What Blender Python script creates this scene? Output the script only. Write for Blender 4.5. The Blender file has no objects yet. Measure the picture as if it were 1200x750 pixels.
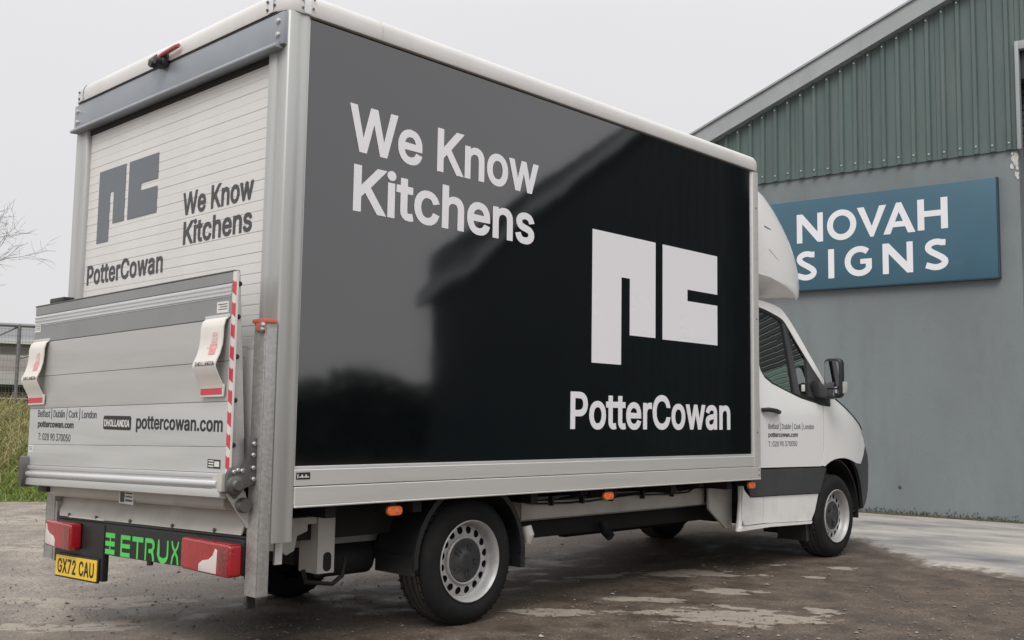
import bpy, bmesh, math, random
import numpy as np
from mathutils import Vector, Matrix, noise
random.seed(7)
rng = np.random.default_rng(7)
R = math.radians
scene = bpy.context.scene
COL = scene.collection

# ------------------------------------------------------------------ camera
cam_d = bpy.data.cameras.new('camera')
cam = bpy.data.objects.new('camera', cam_d)
COL.objects.link(cam)
cam_d.sensor_width = 36.0
cam_d.lens = 1206.1 / 1200 * 36.0
cam_d.clip_start = 0.05
cam_d.clip_end = 1500
_f = Vector((0.7168, 0.6909, 0.0947)).normalized()
_r = _f.cross(Vector((0, 0, 1))).normalized()
_u = _r.cross(_f)
_ro = 0.0156
_r2 = math.cos(_ro) * _r + math.sin(_ro) * _u
_u2 = -math.sin(_ro) * _r + math.cos(_ro) * _u
cam.matrix_world = Matrix(((_r2.x, _u2.x, -_f.x, -2.642), (_r2.y, _u2.y, -_f.y, -4.047),
                           (_r2.z, _u2.z, -_f.z, 1.129), (0, 0, 0, 1)))
scene.camera = cam

# ------------------------------------------------------------------ world: overcast sky
SUN_EL, SUN_AZ = R(50), R(215)          # light comes from behind the camera, slightly left
world = bpy.data.worlds.new('World')
scene.world = world
world.use_nodes = True
wn, wl = world.node_tree.nodes, world.node_tree.links
wn.clear()
wo = wn.new('ShaderNodeOutputWorld')
bg = wn.new('ShaderNodeBackground'); bg.inputs['Strength'].default_value = 0.1
sky = wn.new('ShaderNodeTexSky'); sky.sky_type = 'NISHITA'; sky.sun_disc = False
sky.sun_elevation = SUN_EL; sky.sun_rotation = R(90) - SUN_AZ
sky.dust_density = 4.0
tc = wn.new('ShaderNodeTexCoord')
sep = wn.new('ShaderNodeSeparateXYZ'); wl.new(tc.outputs['Generated'], sep.inputs[0])
mr = wn.new('ShaderNodeMapRange'); mr.inputs['From Min'].default_value = 0.0; mr.inputs['From Max'].default_value = 1.0
wl.new(sep.outputs['Z'], mr.inputs['Value'])
cr = wn.new('ShaderNodeValToRGB'); cr.color_ramp.interpolation = 'B_SPLINE'
el = cr.color_ramp.elements
el[0].position = 0.0; el[0].color = (.598, .591, .600, 1)
el[1].position = 1.0; el[1].color = (2.5, 2.5, 2.53, 1)
e = el.new(0.38); e.color = (.622, .615, .624, 1)
e = el.new(0.50); e.color = (.84, .835, .845, 1)
e = el.new(0.66); e.color = (1.65, 1.65, 1.67, 1)
wl.new(mr.outputs[0], cr.inputs[0])
cn = wn.new('ShaderNodeTexNoise'); cn.inputs['Scale'].default_value = 2.2; cn.inputs['Detail'].default_value = 4
cm = wn.new('ShaderNodeMapRange'); cm.inputs['To Min'].default_value = 9.5; cm.inputs['To Max'].default_value = 10.5
wl.new(tc.outputs['Generated'], cn.inputs['Vector']); wl.new(cn.outputs[0], cm.inputs['Value'])
vm = wn.new('ShaderNodeVectorMath'); vm.operation = 'SCALE'
wl.new(cr.outputs[0], vm.inputs[0]); wl.new(cm.outputs[0], vm.inputs['Scale'])
mx = wn.new('ShaderNodeMixRGB'); mx.inputs[0].default_value = 0.95
wl.new(sky.outputs[0], mx.inputs[1]); wl.new(vm.outputs[0], mx.inputs[2])
wl.new(mx.outputs[0], bg.inputs['Color']); wl.new(bg.outputs[0], wo.inputs['Surface'])

sun_d = bpy.data.lights.new('sun', 'SUN'); sun_d.energy = 1.45; sun_d.angle = R(30); sun_d.color = (1, .97, .93)
sun = bpy.data.objects.new('sun', sun_d); COL.objects.link(sun)
sd = Vector((math.cos(SUN_AZ) * math.cos(SUN_EL), math.sin(SUN_AZ) * math.cos(SUN_EL), math.sin(SUN_EL)))
sun.rotation_euler = sd.to_track_quat('Z', 'Y').to_euler()
sun.location = (0, 0, 30)

vs = scene.view_settings
vs.view_transform = 'Standard'
try: vs.look = 'None'
except Exception: pass
vs.exposure = 0.36; vs.gamma = 1.0; vs.use_curve_mapping = False

# ------------------------------------------------------------------ materials
def mat(name, col, rough=.5, metal=0., var=0., vscale=4., bump=0., bscale=30., coat=0., spec=.5, ior=1.5,
        dirt=None, dscale=3., damt=.0, stretch=(1, 1, 1), crough=.05, emit=None, coords='Object', wave=0., wscale=1.):
    m = bpy.data.materials.new(name); m.use_nodes = True
    nt = m.node_tree; n, l = nt.nodes, nt.links
    b = n['Principled BSDF']
    b.inputs['Base Color'].default_value = (*col, 1); b.inputs['Roughness'].default_value = rough
    b.inputs['Metallic'].default_value = metal; b.inputs['IOR'].default_value = ior
    b.inputs['Specular IOR Level'].default_value = spec
    b.inputs['Coat Weight'].default_value = coat; b.inputs['Coat Roughness'].default_value = crough
    t = n.new('ShaderNodeTexCoord'); mp = n.new('ShaderNodeMapping'); mp.inputs['Scale'].default_value = stretch
    l.new(t.outputs[coords], mp.inputs[0])
    last = None
    if var > 0:
        nz = n.new('ShaderNodeTexNoise'); nz.inputs['Scale'].default_value = vscale; nz.inputs['Detail'].default_value = 5
        l.new(mp.outputs[0], nz.inputs['Vector'])
        r = n.new('ShaderNodeMapRange'); r.inputs['From Min'].default_value = .3; r.inputs['From Max'].default_value = .7
        r.inputs['To Min'].default_value = 1 - var; r.inputs['To Max'].default_value = 1 + var
        l.new(nz.outputs[0], r.inputs['Value'])
        v = n.new('ShaderNodeVectorMath'); v.operation = 'SCALE'; v.inputs[0].default_value = col
        l.new(r.outputs[0], v.inputs['Scale']); last = v.outputs[0]
        r2 = n.new('ShaderNodeMapRange'); r2.inputs['From Min'].default_value = .3; r2.inputs['From Max'].default_value = .7
        r2.inputs['To Min'].default_value = max(.02, rough * .85); r2.inputs['To Max'].default_value = min(1, rough * 1.15)
        l.new(nz.outputs[0], r2.inputs['Value']); l.new(r2.outputs[0], b.inputs['Roughness'])
    if dirt and damt > 0:
        nz = n.new('ShaderNodeTexNoise'); nz.inputs['Scale'].default_value = dscale; nz.inputs['Detail'].default_value = 8
        nz.inputs['Roughness'].default_value = .65
        l.new(mp.outputs[0], nz.inputs['Vector'])
        r = n.new('ShaderNodeMapRange'); r.inputs['From Min'].default_value = .48; r.inputs['From Max'].default_value = .78
        r.inputs['To Max'].default_value = damt
        l.new(nz.outputs[0], r.inputs['Value'])
        x = n.new('ShaderNodeMixRGB'); x.inputs[1].default_value = (*col, 1); x.inputs[2].default_value = (*dirt, 1)
        if last: l.new(last, x.inputs[1])
        l.new(r.outputs[0], x.inputs[0]); last = x.outputs[0]
    if last: l.new(last, b.inputs['Base Color'])
    nrm = None
    if bump > 0:
        nz = n.new('ShaderNodeTexNoise'); nz.inputs['Scale'].default_value = bscale; nz.inputs['Detail'].default_value = 4
        l.new(mp.outputs[0], nz.inputs['Vector'])
        bp = n.new('ShaderNodeBump'); bp.inputs['Strength'].default_value = bump; bp.inputs['Distance'].default_value = .01
        l.new(nz.outputs[0], bp.inputs['Height']); nrm = bp.outputs[0]
    if wave > 0:
        nz = n.new('ShaderNodeTexNoise'); nz.inputs['Scale'].default_value = wscale; nz.inputs['Detail'].default_value = 1.5
        l.new(t.outputs[coords], nz.inputs['Vector'])
        bp = n.new('ShaderNodeBump'); bp.inputs['Strength'].default_value = wave; bp.inputs['Distance'].default_value = .02
        l.new(nz.outputs[0], bp.inputs['Height'])
        if nrm: l.new(nrm, bp.inputs['Normal'])
        nrm = bp.outputs[0]
    if nrm:
        l.new(nrm, b.inputs['Normal'])
        if coat: l.new(nrm, b.inputs['Coat Normal'])
    return m

M = {}
M['vinyl_dark'] = mat('dark_vinyl', (.0012, .0022, .0038), .06, spec=.5, ior=2.3, wave=.14, wscale=1.6)
M['vinyl_white'] = mat('white_vinyl', (.80, .79, .82), .25, var=.008, vscale=2)
M['vinyl_grey'] = mat('slate_vinyl', (.125, .14, .16), .4, var=.05)
M['ink'] = mat('black_print', (.018, .018, .02), .45)
M['ink_grey'] = mat('charcoal_print', (.05, .05, .055), .45)
M['gelcoat'] = mat('white_fibreglass', (.655, .64, .625), .38, var=.035, vscale=3, dirt=(.42, .40, .36), dscale=2.5, damt=.35, bump=.04, bscale=25)
M['paint'] = mat('white_paint', (.80, .795, .785), .3, coat=.6, var=.015, vscale=2, dirt=(.5, .47, .43), dscale=2.0, damt=.18)
M['alu'] = mat('mill_aluminium', (.64, .63, .605), .45, .45, var=.05, vscale=3, stretch=(.3, 1, 6), dirt=(.40, .375, .33), dscale=3, damt=.45, bump=.03, bscale=40)
M['alu_post'] = mat('post_aluminium', (.47, .475, .46), .42, .5, var=.10, vscale=5, stretch=(3, 3, .15), dirt=(.25, .24, .22), dscale=4, damt=.3)
M['alu_light'] = mat('anodised_aluminium', (.67, .675, .68), .38, .55, var=.04, vscale=4, stretch=(1, .3, 5), dirt=(.36, .35, .33), dscale=2.2, damt=.3)
M['alu_plank'] = mat('plank_aluminium', (.54, .535, .525), .45, .5, var=.05, vscale=3, stretch=(1, .25, 4), dirt=(.30, .285, .26), dscale=2.0, damt=.4)
M['alu_band'] = mat('grey_band', (.29, .295, .30), .5, .35, var=.04, vscale=3, dirt=(.2, .19, .18), dscale=2.5, damt=.3)
M['header'] = mat('header_steel', (.31, .335, .365), .42, .45, var=.10, vscale=2.2, dirt=(.2, .21, .22), dscale=2.4, damt=.4)
M['slat'] = mat('shutter_slat', (.67, .66, .643), .45, var=.03, vscale=2, stretch=(1, .6, 1), dirt=(.47, .44, .38), dscale=2.5, damt=.4)
M['beige'] = mat('beige_steel', (.50, .485, .45), .5, var=.04, vscale=2, dirt=(.28, .25, .21), dscale=2.4, damt=.5)
M['black'] = mat('black_plastic', (.013, .0135, .015), .45, var=.1, vscale=6, dirt=(.07, .062, .055), dscale=4, damt=.25)
M['trim'] = mat('charcoal_trim', (.043, .045, .049), .55, var=.06, vscale=4, dirt=(.12, .11, .095), dscale=2.5, damt=.3, bump=.08, bscale=180)
M['dark'] = mat('underbody_black', (.007, .007, .007), .75, var=.2, vscale=5, dirt=(.025, .021, .018), dscale=5, damt=.4)
M['chassis'] = mat('chassis_paint', (.50, .49, .46), .5, var=.06, vscale=3, dirt=(.22, .19, .155), dscale=2.6, damt=.6)
M['paint_low'] = mat('muddy_white_paint', (.78, .77, .755), .38, coat=.4, var=.03, vscale=3, dirt=(.36, .30, .245), dscale=3.2, damt=.42)
M['rubber'] = mat('tyre_rubber', (.009, .009, .0095), .8, spec=.3, var=.15, vscale=6, dirt=(.06, .052, .045), dscale=6, damt=.25, bump=.15, bscale=90)
M['tread'] = mat('tyre_tread', (.045, .041, .036), .85, var=.25, vscale=8, dirt=(.15, .13, .105), dscale=5, damt=.5, bump=.25, bscale=60)
M['rim'] = mat('rim_silver', (.42, .42, .415), .45, .25, var=.05, vscale=8, dirt=(.16, .135, .115), dscale=9, damt=.5)
M['hub'] = mat('hub_plastic', (.03, .031, .034), .45, var=.1, vscale=10, dirt=(.1, .09, .08), dscale=8, damt=.4)
M['steel'] = mat('bolt_steel', (.55, .55, .55), .35, .9)
M['darksteel'] = mat('dark_steel', (.16, .155, .15), .45, .7, var=.15, vscale=9, dirt=(.07, .06, .05), dscale=8, damt=.5)
M['orange'] = mat('orange_plastic', (.72, .16, .035), .35, coat=.3, var=.08, vscale=20)
M['orange_cap'] = mat('orange_cap', (.62, .15, .09), .5, var=.1, vscale=12)
M['red_lens'] = mat('red_lens', (.36, .010, .018), .14, coat=.7, var=.12, vscale=14, bump=.25, bscale=45, dirt=(.20, .05, .04), dscale=6, damt=.35)
M['red_dark'] = mat('deep_red_lens', (.22, .006, .012), .14, coat=.7, var=.2, vscale=30, bump=.4, bscale=70)
M['indicator'] = mat('indicator_lens', (.45, .45, .44), .15, coat=.6, var=.15, vscale=40)
M['clear_lens'] = mat('clear_lens', (.66, .60, .57), .22, coat=.5, var=.06, vscale=20)
M['red'] = mat('red_tape', (.55, .05, .075), .4, var=.06, vscale=20)
M['pink'] = mat('faded_pink_print', (.70, .28, .30), .5, var=.2, vscale=40)
M['pink_pale'] = mat('pale_pink_print', (.70, .46, .45), .5, var=.15, vscale=40)
M['flag'] = mat('cream_plastic', (.70, .665, .62), .5, var=.03, vscale=6, dirt=(.5, .45, .4), dscale=4, damt=.3)
M['plate'] = mat('yellow_plate', (.86, .56, .03), .35, coat=.3, var=.03, vscale=12)
M['green'] = mat('green_print', (.10, .62, .12), .4, var=.05, vscale=15)
M['sticker'] = mat('white_sticker', (.68, .67, .65), .45, var=.05, vscale=20)
M['mirror'] = mat('mirror_glass', (.72, .74, .76), .02, 1.0)
M['interior'] = mat('cab_interior', (.02, .02, .022), .7, var=.15, vscale=8)
M['red_cable'] = mat('red_cable', (.40, .09, .11), .5, var=.1, vscale=20)
M['headlamp'] = mat('headlamp_lens', (.35, .37, .39), .08, coat=1, var=.2, vscale=15)

def galv():
    m = bpy.data.materials.new('galvanised_steel'); m.use_nodes = True
    n, l = m.node_tree.nodes, m.node_tree.links; b = n['Principled BSDF']
    t = n.new('ShaderNodeTexCoord')
    v = n.new('ShaderNodeTexVoronoi'); v.inputs['Scale'].default_value = 70; l.new(t.outputs['Object'], v.inputs['Vector'])
    nz = n.new('ShaderNodeTexNoise'); nz.inputs['Scale'].default_value = 6; nz.inputs['Detail'].default_value = 6; l.new(t.outputs['Object'], nz.inputs['Vector'])
    sp = n.new('ShaderNodeSeparateXYZ'); l.new(v.outputs['Color'], sp.inputs[0])
    ad = n.new('ShaderNodeMath'); ad.operation = 'ADD'; l.new(sp.outputs[0], ad.inputs[0]); l.new(nz.outputs[0], ad.inputs[1])
    c = n.new('ShaderNodeValToRGB'); c.color_ramp.elements[0].position = .35; c.color_ramp.elements[0].color = (.36, .355, .34, 1)
    c.color_ramp.elements[1].position = 1.4 if False else 1.0; c.color_ramp.elements[1].color = (.47, .465, .45, 1)
    dv = n.new('ShaderNodeMath'); dv.operation = 'MULTIPLY'; dv.inputs[1].default_value = .62; l.new(ad.outputs[0], dv.inputs[0])
    l.new(dv.outputs[0], c.inputs[0]); l.new(c.outputs[0], b.inputs['Base Color'])
    b.inputs['Metallic'].default_value = .5; b.inputs['Roughness'].default_value = .48
    return m
M['galv'] = galv()

def glass_mat(name, tint, alpha):
    m = bpy.data.materials.new(name); m.use_nodes = True
    n, l = m.node_tree.nodes, m.node_tree.links; n.clear()
    o = n.new('ShaderNodeOutputMaterial'); tr = n.new('ShaderNodeBsdfTransparent'); tr.inputs[0].default_value = (*tint, 1)
    g = n.new('ShaderNodeBsdfGlossy'); g.inputs['Roughness'].default_value = .015; g.inputs[0].default_value = (.95, 1, .97, 1)
    fr = n.new('ShaderNodeFresnel'); fr.inputs[0].default_value = 1.65
    mp = n.new('ShaderNodeMapRange'); mp.inputs['To Min'].default_value = alpha; mp.inputs['To Max'].default_value = 1
    l.new(fr.outputs[0], mp.inputs['Value'])
    x = n.new('ShaderNodeMixShader'); l.new(mp.outputs[0], x.inputs[0]); l.new(tr.outputs[0], x.inputs[1]); l.new(g.outputs[0], x.inputs[2])
    l.new(x.outputs[0], o.inputs[0])
    return m
M['glass'] = glass_mat('tinted_glass', (.20, .25, .23), .20)

# ------------------------------------------------------------------ mesh helpers
class MB:
    def __init__(s): s.v = []; s.f = []; s.mi = []; s.cur = 0
    def add(s, vs, fs):
        o = len(s.v); s.v += [tuple(p) for p in vs]; s.f += [tuple(i + o for i in q) for q in fs]; s.mi += [s.cur] * len(fs); return s
    def box(s, x0, x1, y0, y1, z0, z1):
        return s.add([(x0, y0, z0), (x1, y0, z0), (x1, y1, z0), (x0, y1, z0), (x0, y0, z1), (x1, y0, z1), (x1, y1, z1), (x0, y1, z1)],
                     [(0, 3, 2, 1), (4, 5, 6, 7), (0, 1, 5, 4), (1, 2, 6, 5), (2, 3, 7, 6), (3, 0, 4, 7)])
    def prism(s, poly, fn, d0, d1):
        """poly: 2D outline; fn(a, b, d) -> 3D; between depths d0 and d1"""
        n = len(poly)
        vs = [fn(a, b, d0) for a, b in poly] + [fn(a, b, d1) for a, b in poly]
        fs = [tuple(range(n - 1, -1, -1)), tuple(range(n, 2 * n))] + [(i, (i + 1) % n, n + (i + 1) % n, n + i) for i in range(n)]
        return s.add(vs, fs)
    def bar(s, p, q, w, h=None, up=(0, 0, 1)):
        h = h or w; p = Vector(p); q = Vector(q); d = (q - p).normalized(); u = Vector(up)
        if abs(d.dot(u)) > .95: u = Vector((1, 0, 0))
        a = d.cross(u).normalized() * w / 2; b = a.cross(d).normalized() * h / 2
        vs = [p - a - b, p + a - b, p + a + b, p - a + b, q - a - b, q + a - b, q + a + b, q - a + b]
        return s.add(vs, [(0, 3, 2, 1), (4, 5, 6, 7), (0, 1, 5, 4), (1, 2, 6, 5), (2, 3, 7, 6), (3, 0, 4, 7)])
    def tube(s, path, rad, n=8, cap=True):
        P = [Vector(p) for p in path]; k = len(P)
        rs = rad if isinstance(rad, (list, tuple)) else [rad] * k
        vs = []; ref = None
        for i in range(k):
            d = (P[min(i + 1, k - 1)] - P[max(i - 1, 0)]).normalized()
            if ref is None: ref = Vector((0, 0, 1)) if abs(d.z) < .9 else Vector((1, 0, 0))
            a = d.cross(ref).normalized(); b = a.cross(d).normalized(); ref = b
            for j in range(n):
                t = 2 * math.pi * j / n; vs.append(P[i] + (a * math.cos(t) + b * math.sin(t)) * rs[i])
        fs = [(i * n + j, i * n + (j + 1) % n, (i + 1) * n + (j + 1) % n, (i + 1) * n + j) for i in range(k - 1) for j in range(n)]
        if cap: fs += [tuple(range(n - 1, -1, -1)), tuple((k - 1) * n + j for j in range(n))]
        return s.add(vs, fs)
    def lathe(s, prof, c, axis='y', n=48, sgn=1, closed=False, mats=None):
        """prof: (radius, offset along axis)"""
        c = Vector(c); vs = []
        for r, o in prof:
            for j in range(n):
                t = 2 * math.pi * j / n; a, b = r * math.cos(t), r * math.sin(t)
                vs.append(c + (Vector((a, o * sgn, b)) if axis == 'y' else Vector((o * sgn, a, b)) if axis == 'x' else Vector((a, b, o * sgn))))
        k = len(prof); base = len(s.v)
        s.v += [tuple(p) for p in vs]
        for i in range(k if closed else k - 1):
            i2 = (i + 1) % k
            for j in range(n):
                s.f.append((base + i * n + j, base + i * n + (j + 1) % n, base + i2 * n + (j + 1) % n, base + i2 * n + j))
                s.mi.append(mats[i] if mats else s.cur)
        return s
    def disc(s, c, r, axis='y', n=16, depth=.01):
        prof = [(.0001, -depth), (r * .85, -depth), (r, -depth * .6), (r, 0)]
        return s.lathe(prof, c, axis, n)
    def grid(s, rows):
        nr, nc = len(rows), len(rows[0])
        return s.add([p for r in rows for p in r], [(i * nc + j, i * nc + j + 1, (i + 1) * nc + j + 1, (i + 1) * nc + j) for i in range(nr - 1) for j in range(nc - 1)])
    def mesh(s, name, mats, bevel=0., seg=2, smooth=35, recalc=True):
        me = bpy.data.meshes.new(name)
        me.from_pydata(s.v, [], s.f)
        mats = mats if isinstance(mats, (list, tuple)) else [mats]
        for m in mats: me.materials.append(m)
        me.polygons.foreach_set('material_index', s.mi)
        bm = bmesh.new(); bm.from_mesh(me)
        if recalc: bmesh.ops.recalc_face_normals(bm, faces=bm.faces)
        if bevel:
            es = [e for e in bm.edges if len(e.link_faces) == 2 and e.calc_face_angle(0) > R(30)]
            bmesh.ops.bevel(bm, geom=es, offset=bevel, segments=seg, profile=.6, affect='EDGES', clamp_overlap=True)
        bm.to_mesh(me); bm.free()
        if smooth:
            me.polygons.foreach_set('use_smooth', [True] * len(me.polygons))
            me.set_sharp_from_angle(angle=R(smooth))
        me.update()
        return me
    def build(s, name, mats, parent=None, **k):
        o = bpy.data.objects.new(name, s.mesh(name, mats, **k)); COL.objects.link(o)
        if parent: o.parent = parent
        return o

def put(name, me, parent, loc=(0, 0, 0), rot=(0, 0, 0)):
    o = bpy.data.objects.new(name, me); COL.objects.link(o); o.parent = parent; o.location = loc; o.rotation_euler = rot
    return o
def tag(o, label=None, cat=None, group=None, kind=None):
    if label: o['label'] = label
    if cat: o['category'] = cat
    if group: o['group'] = group
    if kind: o['kind'] = kind
    return o
def thing(name, label, cat, loc=(0, 0, 0), rz=0, group=None):
    o = bpy.data.objects.new(name, None); COL.objects.link(o); o.location = loc; o.rotation_euler = (0, 0, rz)
    o.empty_display_size = .3
    return tag(o, label, cat, group)

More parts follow.
